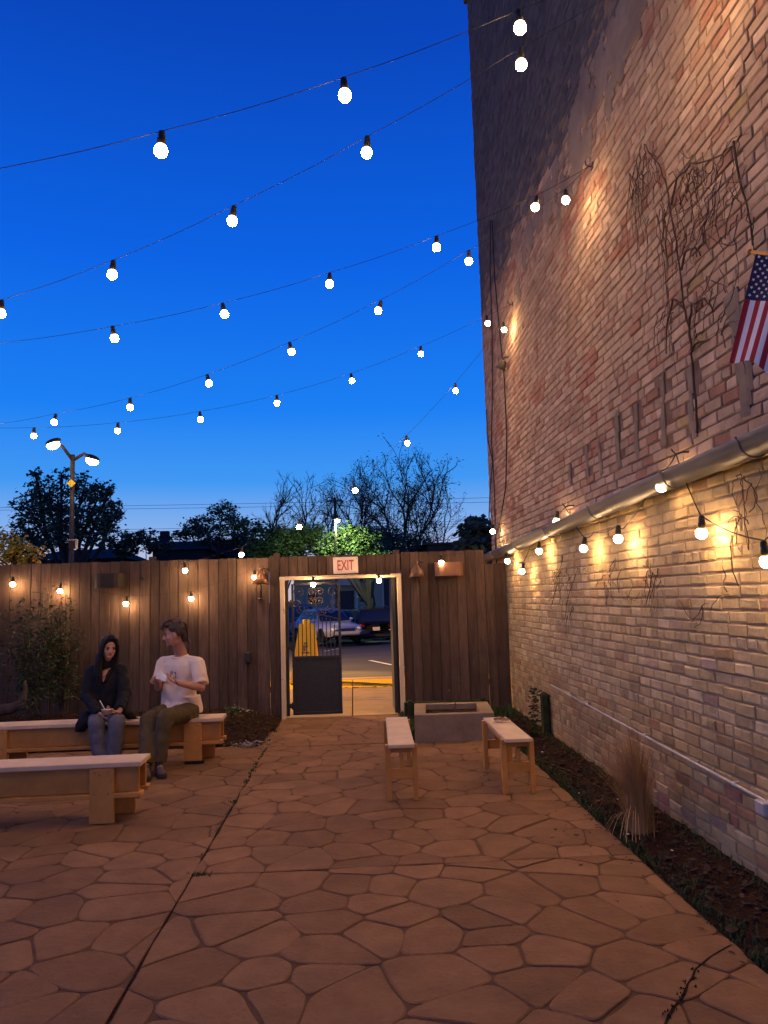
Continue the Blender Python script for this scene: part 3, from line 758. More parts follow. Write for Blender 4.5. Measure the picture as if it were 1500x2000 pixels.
for z in (.16, .98, 1.6):
    b = MB(); b.box(((hx+X0)/2, gy-.02, z), (X0-hx+.03, .03, .06), ch=.004); b.tube([(X0-.005, gy-.02, z-.05), (X0-.005, gy-.02, z+.05)], .014, 8); b.build('hinge', m_iron, gate)
b = MB(); xr = P(771, 1280, gy).x; b.box((xr, gy+.30, .97), (.04, .62, 1.88), ch=.004); b.build('open_leaf', m_iron, gate)
b = MB(); b.box((xr+.005, gy-.03, .97), (.05, .05, 1.9), ch=.003); b.build('hinge_post', m_iron, gate)
b = MB(); c = P(748, 1122, FY-.075); b.box(c, (.2, .02, .02), ch=.004); c2_ = P(757, 1140, FY-.06); b.build('door_closer', m_iron, gate)

ex = P(675, 1104, FY-.018); sg = thing('exit_sign', ex, 'white EXIT sign with faded red letters above the gate', 'sign')
Rs = Matrix.Rotation(-.012, 3, 'Y'); b = MB(); b.box(ex, (.355, .012, .235), Rs, ch=.003); b.build('plate', m_sign, sg)
def text_mesh(txt, name, size_w, size_h, mt, parent, c, rot=None, depth=.002, bold=.0):
    cu = bpy.data.curves.new(name, 'FONT'); cu.body = txt; cu.extrude = depth; cu.offset = bold; cu.resolution_u = 3
    o = bpy.data.objects.new('t', cu); C.objects.link(o); bpy.context.view_layer.update()
    me = bpy.data.meshes.new_from_object(o.evaluated_get(bpy.context.evaluated_depsgraph_get())); bpy.data.objects.remove(o)
    co = np.zeros(len(me.vertices)*3, np.float32); me.vertices.foreach_get('co', co); co = co.reshape(-1, 3)
    mn, mx = co.min(0), co.max(0); q = np.zeros_like(co)
    q[:, 0] = ((co[:, 0]-mn[0])/(mx[0]-mn[0])-.5)*size_w; q[:, 2] = ((co[:, 1]-mn[1])/(mx[1]-mn[1])-.5)*size_h; q[:, 1] = -co[:, 2]
    if rot is not None: q = q @ np.array(rot).T
    me.vertices.foreach_set('co', q.astype(np.float32).ravel()); me.materials.clear(); me.materials.append(mt); me.update()
    ob = bpy.data.objects.new(name, me); C.objects.link(ob); ob.parent = parent; ob.location = Vector(c)-wloc(parent); return ob
text_mesh('EXIT', 'lettering', .235, .145, m_signred, sg, ex+Vector((0, -.0075, .002)), Rs, bold=.012)
for sx_ in (-1, 1):
    b = MB(); b.ball(ex+Vector((sx_*.155, -.008, .095)), .006); b.build('screw', m_zinc, sg)
# ------------------------------------------------------------------ string lights
def globe_mesh():
    b = MB(); b.lathe([(.012, .010), (.017, 0), (.0285, -.018), (.0335, -.035), (.032, -.050), (.0245, -.063), (.0125, -.070), (0.0, -.0715)], 16); return b.mesh('bulb', m_bulb, True)
def socket_mesh():
    b = MB(); b.lathe([(.008, .070), (.016, .066), (.019, .050), (.019, .030), (.0225, .026), (.0225, .004), (.018, -.004)], 12); return b.mesh('socket', m_black, True)
GM, SM = globe_mesh(), socket_mesh()
def strand(label, bulbs, ends, group='strings of bulbs over the patio', size=1.0, tilt=None, sub=None):
    """bulbs: centres of the globes; ends: wire points (front, back) placed round them in order"""
    base = Vector(bulbs[0]); t = thing('string_lights', base, label, 'string lights', group)
    tops = [Vector(p)+Vector((0, 0, .105*size)) for p in bulbs]
    chain = [Vector(p) for p in ends[0]]+tops+[Vector(p) for p in ends[1]]; pts = []
    for i in range(len(chain)-1):
        a, c = chain[i], chain[i+1]; sag = .014*min(1, (c-a).length)
        for k in range(5):
            f = k/5; pts.append(a.lerp(c, f)-Vector((0, 0, sag*4*f*(1-f))))
    pts.append(chain[-1])
    b = MB(); b.tube(pts, .0021, 5); b.build('cord', m_wire, t)
    for p in bulbs:
        o = link('socket', SM, t, Vector(p)+Vector((0, 0, .036*size))-base); o.scale = (size,)*3
        rx = random.gauss(0, .12); ry = random.gauss(0, .14); o.rotation_euler = (rx, ry, random.uniform(0, 6))
        link('bulb', GM, o)
    return t
H1, H2, H3 = V(2.2, 3.9, 5.42), V(2.2, 6.4, 5.42), V(2.2, 9.85, 5.50)
Q0, Q1, Q2 = V(-5, 3.5, 3.25), V(-5, 6.5, 3.83), V(-5, 9.7, 3.95)
def on(h, q, pts): return [PP(px, py, (h.x, h.y), (q.x, q.y)) for px, py in pts]
def ext(pts, n, target):                                   # the strand goes on beyond the frame at the same spacing
    out = []; p = pts; d = (target-pts).length; k = int(d/1.0)
    for i in range(1, min(n, k)+1): out.append(pts.lerp(target, i/(d/1.0))-V(0, 0, .1))
    return out
def make_strand(label, hook, q, pix, ends_left=3, hookbulb=0):
    bl = on(hook, q, pix); left = ext(bl[0], ends_left, q); bl2 = list(reversed(left))+bl
    if hookbulb: bl2 += [bl[-1].lerp(hook, .62)-V(0, 0, .08)]
    strand(label, bl2, ([q], [hook]))
make_strand('highest string of bulbs crossing the top of the sky', H1, Q0, [(315, 294), (673, 187), (1015, 54)], 3, 1)
make_strand('second string of bulbs from the top, rising steeply to the wall', H1, Q1, [(2, 612), (220, 536), (455, 431), (717, 297), (1018, 125)], 2, 1)
make_strand('third string of bulbs from the top, ending at a bulb against the dark upper wall', H2, Q1, [(222, 660), (437, 614), (644, 555), (853, 483), (1047, 404)], 2)
make_strand('fourth string of bulbs from the top, sagging low at left, ending nearest the wall glow', H2, Q2, [(107, 825), (254, 795), (407, 749), (568, 687), (741, 607), (916, 510), (1105, 391)], 1)
make_strand('lowest long string of bulbs running just above the street lamp', H3, Q2, [(66, 851), (230, 841), (391, 819), (541, 787), (687, 744), (822, 691), (952, 631)], 1)
s6q = V(-2.8, 10.95, 2.1)
strand('string of bulbs dropping diagonally from the wall corner across the trees to the fence', on(H3, s6q, [(361, 1114), (472, 1083), (585, 1029), (693, 958), (795, 865), (890, 763), (984, 644)]), ([P(285, 1130, 10.98)], [H3]))
fe = [P(px, py, 10.93) for px, py in ((25, 1141), (118, 1154), (247, 1179), (373, 1169), (497, 1127))]+[P(612, 1141, 10.9), P(740, 1134, 10.9), P(862, 1099, 10.85)]
strand('string of bulbs hung along the face of the wooden fence and over the gate', fe, ([P(-60, 1150, 10.95)], [P(905, 1080, 10.95)]), 'bulb strings fixed to the fence and wall')
wp = [PX(px, py, 2.10) for px, py in ((963, 1038), (990, 1096), (1021, 1116), (1053, 1076), (1088, 1018), (1141, 1071), (1208, 1052), (1292, 951), (1371, 1041), (1496, 1096))]
tw = thing('string_lights', wp[0], 'zigzag string of bulbs along the brick wall below the gutter', 'string lights', 'bulb strings fixed to the fence and wall')
hk = {0: (975, 1025), 2: (1035, 1068), 4: (1104, 990), 5: (1160, 1040), 6: (1222, 1027), 7: (1320, 887)}
pts = [V(2.2, 11.9, 3.0)]
for i, p in enumerate(wp):
    pts += [p+V(0, 0, .105)]
    if i in hk: pts += [PX(*hk[i], 2.15)]
pts += [V(2.12, 3.2, 2.2)]
b = MB(); fine = []
for i in range(len(pts)-1):
    for k in range(4):
        f = k/4; fine.append(pts[i].lerp(pts[i+1], f)-V(0, 0, .10*f*(1-f)))
b.tube(fine+[pts[-1]], .004, 5); b.build('cord', m_wire, tw)
for p in wp:
    o = link('socket', SM, tw, p+V(0, 0, .036)-wp[0], (random.gauss(0, .15), random.gauss(0, .15)+.12, 0)); link('bulb', GM, o)
for i in (0, 4, 7):
    c = PX(*hk[i], 2.15); b = MB(); b.tube([V(2.24, c.y-.02, c.z+.01), V(2.19, c.y, c.z+.012), c, c+V(-.02, 0, .02), c+V(-.02, .015, .035)], .006, 6); b.build('hook', m_iron, tw)
for h, lb in ((H2, 'small iron hook on the wall above the bright glow where two strings meet'), (H3, 'small iron hook near the wall corner where two strings meet')):
    t = thing('wall_hook', h, lb, 'hook')
    b = MB(); b.tube([h+V(.04, 0, 0), h, h+V(-.03, 0, .02), h+V(-.03, 0, .05)], .006, 6); b.box(h+V(.03, 0, 0), (.012, .06, .06), ch=.003); b.build('shank', m_iron, t)

# cables and floodlight near the wall corner
cab = thing('hanging_cables', V(2.2, 11.5, 2.6), 'black cables hanging in loops down the far corner of the brick wall', 'cables')
for pl in ([(958, 430), (957, 520), (961, 640), (962, 760), (960, 860), (966, 960), (968, 1075)], [(961, 430), (966, 540), (976, 650), (985, 740), (990, 850), (988, 950), (980, 1000), (972, 1040)], [(950, 800), (953, 860), (962, 900), (957, 960), (955, 1010), (964, 1040)], [(968, 1040), (970, 1120), (974, 1200), (982, 1260)]):
    b = MB(); b.tube([PX(px, py, 2.20) for px, py in pl], .009, 5); b.build('cable', m_wire, cab)
fl = PX(980, 716, 2.13); t = thing('wall_floodlight', fl, 'small round unlit floodlight on an arm near the wall corner', 'floodlight')
b = MB(); M = Matrix.Translation(fl) @ Matrix.Rotation(math.radians(200), 4, 'X') @ Matrix.Rotation(math.radians(-25), 4, 'Y')
b.lathe([(.02, -.09), (.045, -.07), (.06, 0), (.075, .04), (.07, .04), (.05, 0)], 14, M); b.build('housing', m_pole, t, True)
b = MB(); b.tube([fl, fl+V(.02, 0, .12), fl+V(.1, 0, .14)], .014, 6); b.build('arm', m_pole, t)

# ------------------------------------------------------------------ fence lamps, speakers, outlet
def fence_lamp(px, label, stem=True):
    top = P(px, 1117 if stem else 1103, FY-.09); bot = P(px, 1141 if stem else 1127, FY-.09)
    t = thing('fence_lamp', top, label, 'wall lamp', 'conical lamps on the fence')
    c = V(top.x, FY-.11, 0); b = MB()
    pr_ = [(.022, top.z), (.03, top.z-.01), (.075, (top.z+bot.z)/2+.01), (.118, bot.z), (.113, bot.z), (.07, (top.z+bot.z)/2+.005), (.02, top.z-.012)]
    b.lathe(pr_, 20, Matrix.Translation(c)); b.build('shade', m_copper if stem else m_copper_dull, t, True)
    b = MB(); b.lathe([(.012, 0), (.02, .01), (.014, .03), (.024, .045), (.008, .06)], 10, Matrix.Translation(V(c.x, c.y, top.z))); b.build('finial', m_copper if stem else m_copper_dull, t, True)
    b = MB(); b.tube([V(c.x, c.y, top.z+.02), V(c.x+.05, c.y+.03, top.z+.05), V(c.x+.10, FY-.005, top.z+.03)], .008, 6); b.build('arm', m_iron, t)
    if stem:
        b = MB(); z1 = P(508, 1170, FY-.1).z; b.tube([V(c.x, c.y, bot.z+.05), V(c.x+.004, c.y, z1+.03)], [.011, .014], 8); b.build('stem', m_iron, t, True)
        b = MB(); b.ball(V(c.x-.01, FY-.06, z1), (.05, .055, .014)); b.tube([V(c.x+.004, c.y, z1+.04), V(c.x-.01, FY-.06, z1)], .013, 8); b.build('base', m_iron, t, True)
fence_lamp(509, 'conical metal fence lamp left of the gate with stem and oval base below')
fence_lamp(813, 'conical copper lamp shade on the fence right of the gate, without stem', False)
def speaker(x0, x1, y0, y1, mt, label):
    a = P(x0, y1, FY-.02); c = P(x1, y0, FY-.02); w = c.x-a.x; h = c.z-a.z; ctr = V((a.x+c.x)/2, FY-.11, (a.z+c.z)/2)
    t = thing('speaker', ctr, label, 'speaker', 'speakers on the fence'); b = MB()
    prof = [(-w/2, .10), (-w/2, -.03), (-w/2+.05, -.09), (-w/4, -.105), (w/4, -.105), (w/2-.05, -.09), (w/2, -.03), (w/2, .10)]
    vs = [V(ctr.x+x, ctr.y+y, ctr.z+s*h/2*(1 if 0 < i < 7 else .95)) for s in (-1, 1) for i, (x, y) in enumerate(prof)]; n = len(prof)
    b.add(vs, [(k, (k+1) % n, n+(k+1) % n, n+k) for k in range(n)]+[tuple(range(n)), tuple(range(2*n-1, n-1, -1))]); b.build('cabinet', mt, t)
    b = MB(); g = [(x*.93, y-.004) for x, y in prof[1:-1]]; vs = [V(ctr.x+x, ctr.y+y, ctr.z+s*h*.44) for s in (-1, 1) for x, y in g]; n = len(g)
    b.add(vs, [(k, k+1, n+k+1, n+k) for k in range(n-1)]); b.build('grille', mt, t)
    b = MB(); b.box(V(ctr.x, FY-.02, ctr.z), (.06, .10, .08), ch=.004); b.build('mount', m_iron, t)
speaker(190, 245, 1120, 1149, m_speaker, 'dark horizontal speaker box mounted high on the fence at left')
speaker(849, 901, 1098, 1126, m_speaker_tan, 'tan speaker box on the fence at right with a lit bulb in front')
oc = P(484.5, 1284, FY-.03); t = thing('outlet_box', oc, 'small black outdoor outlet box on the fence near the gate', 'outlet box')
b = MB(); b.box(oc, (.085, .05, .155), ch=.008); b.build('cover', m_black, t)
b = MB(); b.box(oc+V(0, -.028, 0), (.06, .008, .12), ch=.003); b.build('lid', m_iron, t)
hk_ = P(278, 1130, FY-.02); t = thing('fence_hook', hk_, 'small dark bracket on the fence right of the dark speaker', 'bracket')
b = MB(); b.box(hk_, (.05, .03, .03), ch=.004); b.tube([hk_, hk_+V(0, -.05, .03), hk_+V(.01, -.05, .08)], .008, 6); b.build('plate', m_iron, t)

# ------------------------------------------------------------------ benches
def long_bench(x0, x1, yf, yaw, label, legs, foot=False, H=.455, deep=.32):
    t = thing('long_bench', (x1, yf+deep/2, 0), label, 'bench', 'long benches of oiled pine boards at left')
    def pl(name, c, s, m, ch=.005, rot=None):
        b = MB(); b.box(V(*c)+V(x1, yf+deep/2, 0), s, rot, ch=ch); o = b.build(name, m, t, origin=V(*c)+V(x1, yf+deep/2, 0)); return o
    Lb = x1-x0; fy = -deep/2
    pl('seat_board', (-Lb/2, -.004, H-.019), (Lb, deep, .038), m_pine_skylit)
    pl('front_board', (-Lb/2-.012, fy+.055, H-.135), (Lb-.024, .038, .19), m_pine)
    pl('rear_board', (-Lb/2-.012, -fy-.055, H-.135), (Lb-.024, .038, .19), m_pine)
    pl('front_ledge', (-Lb/2, fy+.052, H-.249), (Lb, .105, .036), m_pine)
    pl('rear_ledge', (-Lb/2, -fy-.052, H-.249), (Lb, .105, .036), m_pine)
    for lx in legs:
        zf = .028 if foot and lx == legs[-1] else .004
        pl('leg', (lx-x1, fy+.017, (H-.04+zf)/2), (.185, .036, H-.042-zf), m_pine)
        pl('leg', (lx-x1+.09, -fy-.017, (H-.04)/2), (.185, .036, H-.044), m_pine)
        pl('spacer', (lx-x1+.03, 0, H-.12), (.09, deep-.16, .09), m_pine)
        if foot and lx == legs[-1]: pl('rubber_foot', (lx-x1+.015, fy+.017, .014), (.20, .05, .027), m_rubber)
        for dx in (-.05, .05):
            for z in (H-.07, H-.23):
                b = MB(); b.ball(V(lx+dx, yf-.001, z), (.006, .003, .006)); b.build('screw', m_zinc, t)
    t.rotation_euler.z = yaw
    return t
long_bench(-4.9, -1.395, 8.23, math.radians(1.2), 'long pine plank bench by the mulch bed on which two people sit', (-3.66, -1.70), True)
long_bench(-4.6, -1.66, 6.13, math.radians(1.5), 'near pine plank bench at left in front of the seated people, empty', (-4.2, -1.955))
def small_bench(fl, fr, bl, br, label, seat_mt):
    fl, fr, bl, br = [V(*p, 0) for p in (fl, fr, bl, br)]; o = (fl+fr+bl+br)/4
    t = thing('small_bench', o, label, 'bench', 'small backless pine benches on the right'); H = .455; d = ((bl+br)-(fl+fr)).normalized(); r = V(d.y, -d.x, 0)
    w = (fr-fl).length; L = ((bl+br)/2-(fl+fr)/2).length; R = Matrix((r, d, V(0, 0, 1))).transposed()
    def pc(name, x, y, z, s, m=m_pine, ch=.004):
        b = MB(); c = o+r*x+d*y+V(0, 0, z); b.box(c, s, R, ch); b.build(name, m, t, origin=c)
    pc('seat_board', 0, -.01, H-.013, (w-.035, L+.03, .03), seat_mt)
    for sy in (-1, 1):
        y = sy*(L/2-.07)
        for sx_ in (-1, 1): pc('leg', sx_*(w/2-.016), y, (H-.012)/2, (.042, .075, H-.014))
        yy = y-sy*.0+(-.02 if sy < 0 else .02)
        pc('top_rail', 0, yy, H-.05, (w-.075, .036, .045)); pc('lower_rail', 0, yy, .215, (w-.075, .036, .085)); pc('stud', 0, yy, .315, (.036, .034, .11))
    for sx_ in (-1, 1): pc('side_rail', sx_*(w/2-.048), 0, H-.052, (.022, L-.23, .05))
    return t
small_bench((.235, 6.42), (.485, 6.42), (.275, 7.84), (.525, 7.82), 'small pine bench with pale top nearest the gate opening', m_pine_skylit)
small_bench((1.205, 6.47), (1.465, 6.49), (1.215, 7.60), (1.475, 7.60), 'small pine bench beside the planting bed with a dry leaf on top', m_pine_skylit)
ll = PZ(978, 1408, .47); t = thing('dry_leaf', ll, 'curled dry brown leaf lying on the right small bench', 'leaf')
b = MB()
for k in range(4):
    leaf(b, ll+V(random.uniform(-.05, .05), random.uniform(-.05, .05), .012), random.uniform(.08, .13), .5)
b.build('blade', mat('tan_dead_leaf', (.16, .085, .04), (.24, .13, .065), 14, bump=0), t)
b = MB(); b.tube([ll+V(-.05, 0, .01), ll+V(.02, .02, .03), ll+V(.10, -.02, .012)], .004, 5); b.build('stalk', m_deadleaf, t)

# planter
pl0 = V(.66, 8.94, 0); t = thing('planter', (1.15, 9.4, 0), 'rectangular cast concrete planter trough with dark soil by the fence', 'planter')
def slab(name, pts, z0, z1, m=m_conc):
    b = MB(); n = len(pts); vs = [V(x, y, z0) for x, y in pts]+[V(x, y, z1) for x, y in pts]
    b.add(vs, [(k, (k+1) % n, n+(k+1) % n, n+k) for k in range(n)]+[tuple(range(n)), tuple(range(2*n-1, n-1, -1))]); return b.build(name, m, t)
A_, B_, C_, D_ = (.66, 8.93), (1.57, 8.90), (1.66, 9.86), (.74, 9.92)
def lerp2(p, q, f): return (p[0]+(q[0]-p[0])*f, p[1]+(q[1]-p[1])*f)
iA, iB, iC, iD = (.80, 9.06), (1.43, 9.04), (1.50, 9.74), (.87, 9.78)
slab('front_wall', [A_, B_, iB, iA], -.01, .30); slab('right_wall', [B_, C_, iC, iB], -.01, .298); slab('back_wall', [C_, D_, iD, iC], -.01, .30); slab('left_wall', [D_, A_, iA, iD], -.01, .299)
slab('soil', [iA, iB, iC, iD], .02, .235, m_soil)
sp_ = V(1.19, 9.45, .235); t = thing('sapling', sp_, 'thin bare seedling stem standing in the concrete planter', 'seedling')
b = MB(); b.tube([sp_, sp_+V(.01, 0, .12), sp_+V(-.01, .01, .26), sp_+V(.0, .01, .36)], [.008, .007, .006, .003], 6); b.tube([sp_+V(0, 0, .2), sp_+V(.05, 0, .27), sp_+V(.09, 0, .27)], .003, 4); b.tube([sp_+V(0, 0, .24), sp_+V(-.05, .01, .31)], .003, 4); b.build('stem', m_vine, t)
b = MB(); rnd = random.Random(4)
for k in range(9): leaf(b, sp_+V(rnd.uniform(-.1, .1), rnd.uniform(-.04, .04), rnd.uniform(.22, .38)), .05, .8)
b.build('leaves', m_leafy, t)
t = thing('timber_edging', (1.15, 10.45, 0), 'dark mossy timber edging board behind the concrete planter', 'edging')
b = MB(); b.box((1.22, 10.5, .12), (1.15, .07, .24), ch=.008); b.build('plank', m_moss, t)
for x in (.72, 1.7):
    b = MB(); b.box((x, 10.43, .13), (.06, .06, .28), ch=.006); b.build('stake', m_moss, t)

# ------------------------------------------------------------------ plants of the yard
gp = PZ(1248, 1622, .02); gp.x = min(gp.x, 1.96)
b = MB(); rnd = random.Random(11)
for k in range(950):
    a = rnd.uniform(0, 6.283); r = abs(rnd.gauss(0, .055)); p = gp+V(math.cos(a)*r*.8, math.sin(a)*r, 0); h = rnd.uniform(.35, .78)*(1-.3*r/.1)
    lean = rnd.gauss(.12, .09)*(1 if rnd.random() < .93 else 3); d = V(math.cos(a)-.25, math.sin(a), 0)
    w = rnd.uniform(.0014, .0036); s = V(-d.y, d.x, 0).normalized()*w; pts = []
    for i in range(5):
        f = i/4; q = p+d*lean*f*f*h*1.4+V(0, 0, h*f*(1-.12*lean*f)); q.x = min(q.x, 2.19); pts.append(q)
    vs = []
    for i, q in enumerate(pts): ww = 1-.8*i/4; vs += [q-s*ww, q+s*ww]
    b.add(vs, [(2*i, 2*i+1, 2*i+3, 2*i+2) for i in range(4)])
for k in range(18):                                         # fallen outer blades
    a = rnd.uniform(2.0, 4.6); d = V(math.cos(a), math.sin(a), 0); l = rnd.uniform(.2, .42); s = V(-d.y, d.x, 0)*.002
    pts = [gp+d*l*f+V(0, 0, .22*math.sin(f*3.0)*l/.4) for f in (0, .25, .5, .75, 1)]; vs = []
    for q in pts: vs += [q-s, q+s]
    b.add(vs, [(2*i, 2*i+1, 2*i+3, 2*i+2) for i in range(4)])
tag(b.build('ornamental_grass', m_dry, origin=gp), 'tall clump of dry straw coloured ornamental grass in the bed by the wall', 'grass clump')
def leafy(name, label, cat, c, h, rad, nstem, nleaf, ls, mt, seed, group=None, bent=.25, top=None):
    rnd = random.Random(seed); t = thing(name, c, label, cat, group); bs = MB(); bl_ = MB()
    for k in range(nstem):
        a = rnd.uniform(0, 6.28); d = V(math.cos(a), math.sin(a)*.55, 0)*rad*rnd.uniform(.2, 1); hh = h*rnd.uniform(.55, 1)
        pts = [c+d*.15+d*.85*(f**1.5)+V(rnd.gauss(0, .012), rnd.gauss(0, .012), hh*f) for f in (0, .25, .5, .75, 1)]
        bs.tube(pts, [.007*(1-.7*i/4)*max(1, h) for i in range(5)], 5, False)
        for j in range(int(nleaf/nstem)):
            f = rnd.uniform(.15, 1.02); i = min(3, int(f*4)); q = pts[i].lerp(pts[i+1], min(1, f*4-i))+V(rnd.gauss(0, .09*rad/.4), rnd.gauss(0, .07*rad/.4), rnd.gauss(0, .05))
            R = Matrix.Rotation(rnd.uniform(0, 6.28), 3, 'Z') @ Matrix.Rotation(rnd.uniform(-.9, .9), 3, 'X') @ Matrix.Rotation(rnd.uniform(-.5, .9), 3, 'Y')
            s = ls*rnd.uniform(.6, 1.3)
            bl_.add([q+R @ Vector(p)*s for p in ((0, 0, 0), (.5, .16, .03), (1, 0, -.08), (.5, -.16, .03))], [(0, 1, 2, 3)])
    bs.build('stems', m_vine, t); bl_.build('leaves', mt, t); return t
leafy('tall_shrub', 'tall airy green shrub in front of the fence at far left', 'shrub', P(70, 1385, 10.45), 1.45, .52, 15, 2000, .075, m_leafy, 21)
leafy('tall_shrub', 'leafy shrub right beside the seated woman, its tip below the lit fence bulb', 'shrub', P(126, 1388, 10.6), 1.75, .36, 11, 1300, .07, m_leafy, 22)
leafy('small_plant', 'small pale green plant at the bench end near the mulch', 'plant', P(452, 1398, 9.95), .16, .16, 8, 90, .06, m_gleaf, 23)
leafy('small_plant', 'low leafy plant by the driftwood at the left edge', 'plant', P(60, 1400, 9.7), .28, .22, 9, 170, .06, m_leafy, 24)
for i, (px, py, n, w, lb) in enumerate(((482, 1447, 130, .13, 'patch of pale silvery ground plant in the mulch close to the paving corner'), (475, 1400, 70, .10, 'small pale ground plant in the mulch behind the bench end'), (530, 1388, 50, .08, 'pale weed patch in the mulch near the gate post'))):
    g = PZ(px, py, .08); b = MB(); rnd = random.Random(30+i)
    for k in range(n):
        x, y_ = g.x+rnd.gauss(0, w), g.y+rnd.gauss(0, w*.8); leaf(b, (x, y_, bed_z(x, y_)+rnd.uniform(.01, .05)), rnd.uniform(.02, .05), .9)
    tag(b.build('ground_plant', m_palefol, origin=g), lb, 'ground plant')
lg = P(22, 1388, 9.9); t = thing('driftwood', lg, 'weathered driftwood stump lying in the bed at the left edge', 'driftwood')
b = MB(); b.tube([lg+V(-.5, .05, -.02), lg+V(-.25, 0, .0), lg+V(0, 0, .02), lg+V(.12, 0, .10), lg+V(.16, .02, .24), lg+V(.15, .02, .36)], [.07, .08, .07, .05, .03, .015], 9); b.tube([lg+V(.05, 0, .04), lg+V(.17, -.04, .05), lg+V(.25, -.05, .0)], [.045, .035, .02], 7); b.build('trunk', m_log, t, True)

# ------------------------------------------------------------------ flag
f0 = P(1477, 493, 3.42); hd = V(.55, -.70, -.45).normalized(); fd = (P(1420, 702, 3.40)-f0); FL = fd.length; fd.normalize(); HO = FL*.62
t = thing('flag', f0, 'american flag hanging from a pole on the brick wall at the right edge', 'flag')
b = MB(); b.tube([f0-hd*.03, f0+hd*.60], .009, 8); b.ball(f0-hd*.035, .014); b.build('pole', m_pine, t, True)
nrm = hd.cross(fd).normalized(); NU, NV = 52, 40
def fp(u, v):
    fall = math.sin(u*9+v*1.5)*.012*(.3+v)+math.sin(u*4+1)*.018*v
    return f0+hd*(HO*u*(1-.06*v))+fd*(FL*v*(1-.05*math.sin(u*5)**2*v))+nrm*fall+V(0, 0, -.03*u*v)
b = MB(); vs = [fp(i/NU, j/NV) for j in range(NV+1) for i in range(NU+1)]; fs = []; mi = []
for j in range(NV):
    for i in range(NU):
        u, v = (i+.5)/NU, (j+.5)/NV; fs.append((j*(NU+1)+i, j*(NU+1)+i+1, (j+1)*(NU+1)+i+1, (j+1)*(NU+1)+i))
        mi.append(2 if (u < 7/13 and v < .42) else int(u*13) % 2)
b.v = [tuple(p) for p in vs]; b.f = fs; b.mi = mi; cl = b.build('cloth', [m_flagred, m_flagwhite, m_flagblue], t, True)
b = MB(); side = -1 if nrm.dot(V(0, 0, EYE)-f0) < 0 else 1
for r in range(9):
    for c in range(6 if r % 2 == 0 else 5):
        u = (r+1)/10*7/13; v = ((c+.5)+(0 if r % 2 == 0 else .5))/6*.42; cen = fp(u, v)
        ex_ = (fp(u+.01, v)-cen).normalized(); ey_ = (fp(u, v+.01)-cen).normalized(); pts = []
        for k in range(10):
            a = k*math.pi/5; rr = .0088 if k % 2 == 0 else .0042; pts.append(cen+(ex_*math.cos(a)+ey_*math.sin(a))*rr+nrm*side*.0015)
        b.add(pts+[cen+nrm*side*.0018], [(k, (k+1) % 10, 10) for k in range(10)])
b.build('stars', m_flagwhite, t)
# ------------------------------------------------------------------ people
def remesh(mb, voxel, it=3, fold=0.0, ff=9.0, seed=0, fn=None):
    me = mb.mesh('tmp', m_skin); o = bpy.data.objects.new('tmp', me); C.objects.link(o)
    r = o.modifiers.new('r', 'REMESH'); r.mode = 'VOXEL'; r.voxel_size = voxel; r.use_smooth_shade = True
    if it:
        s = o.modifiers.new('s', 'SMOOTH'); s.factor = .5; s.iterations = it
    bpy.context.view_layer.update(); dg = bpy.context.evaluated_depsgraph_get()
    out = bpy.data.meshes.new_from_object(o.evaluated_get(dg)); bpy.data.objects.remove(o); bpy.data.meshes.remove(me)
    if fold:
        n = len(out.vertices); co = np.zeros(n*3, np.float32); no = np.zeros(n*3, np.float32)
        out.vertices.foreach_get('co', co); out.vertices.foreach_get('normal', no); co = co.reshape(-1, 3); no = no.reshape(-1, 3)
        h = np.array([noise.noise(Vector((c[0]*ff, c[1]*ff, c[2]*ff*.8+seed)))+.5*noise.noise(Vector((c[0]*ff*2.1, c[1]*ff*2.1, c[2]*ff*1.7+seed+9))) for c in co.tolist()], np.float32)
        h = np.abs(h)-.3
        if fn is not None: h *= np.array([fn(c) for c in co.tolist()], np.float32)
        co += no*(h*fold)[:, None]; out.vertices.foreach_set('co', co.ravel()); out.update()
    out.polygons.foreach_set('use_smooth', [True]*len(out.polygons))
    return out
def part(name, me, mt, parent):
    me.name = name; me.materials.clear(); me.materials.append(mt)
    o = bpy.data.objects.new(name, me); C.objects.link(o); pw = wloc(parent)
    me.transform(Matrix.Translation(-pw)); o.parent = parent; return o
def head(mb, c, F, neck, up=(0, 0, 1), s=1.0, nr=.052):
    R = frame(F, up); g = lambda x, y, z: c+R @ Vector((x, y, z))*s; k = lambda *r: tuple(a*s for a in r)
    mb.ball(g(0, -.015, .035), k(.074, .094, .088), R, 20, 14); mb.ball(g(0, .022, -.03), k(.060, .066, .083), R, 20, 14)
    mb.ball(g(0, .032, -.075), k(.046, .046, .035), R); mb.ball(g(0, .064, -.094), k(.021, .018, .018), R)
    mb.ball(g(0, .072, .014), k(.046, .017, .011), R); mb.caps(g(0, .082, .002), g(0, .101, -.034), .008*s, .0125*s, 8)
    for x in (-1, 1):
        mb.ball(g(x*.011, .090, -.038), .0085*s, None, 8, 6); mb.ball(g(x*.036, .054, -.032), k(.022, .022, .02), R)
        mb.ball(g(x*.076, -.005, -.015), k(.010, .021, .032), R)
    mb.ball(g(0, .080, -.061), k(.020, .012, .008), R)
    mb.cone(g(0, -.02, -.05), neck, nr*s, nr*1.12*s, 16); mb.ball(neck, nr*1.12*s)
    return R, g
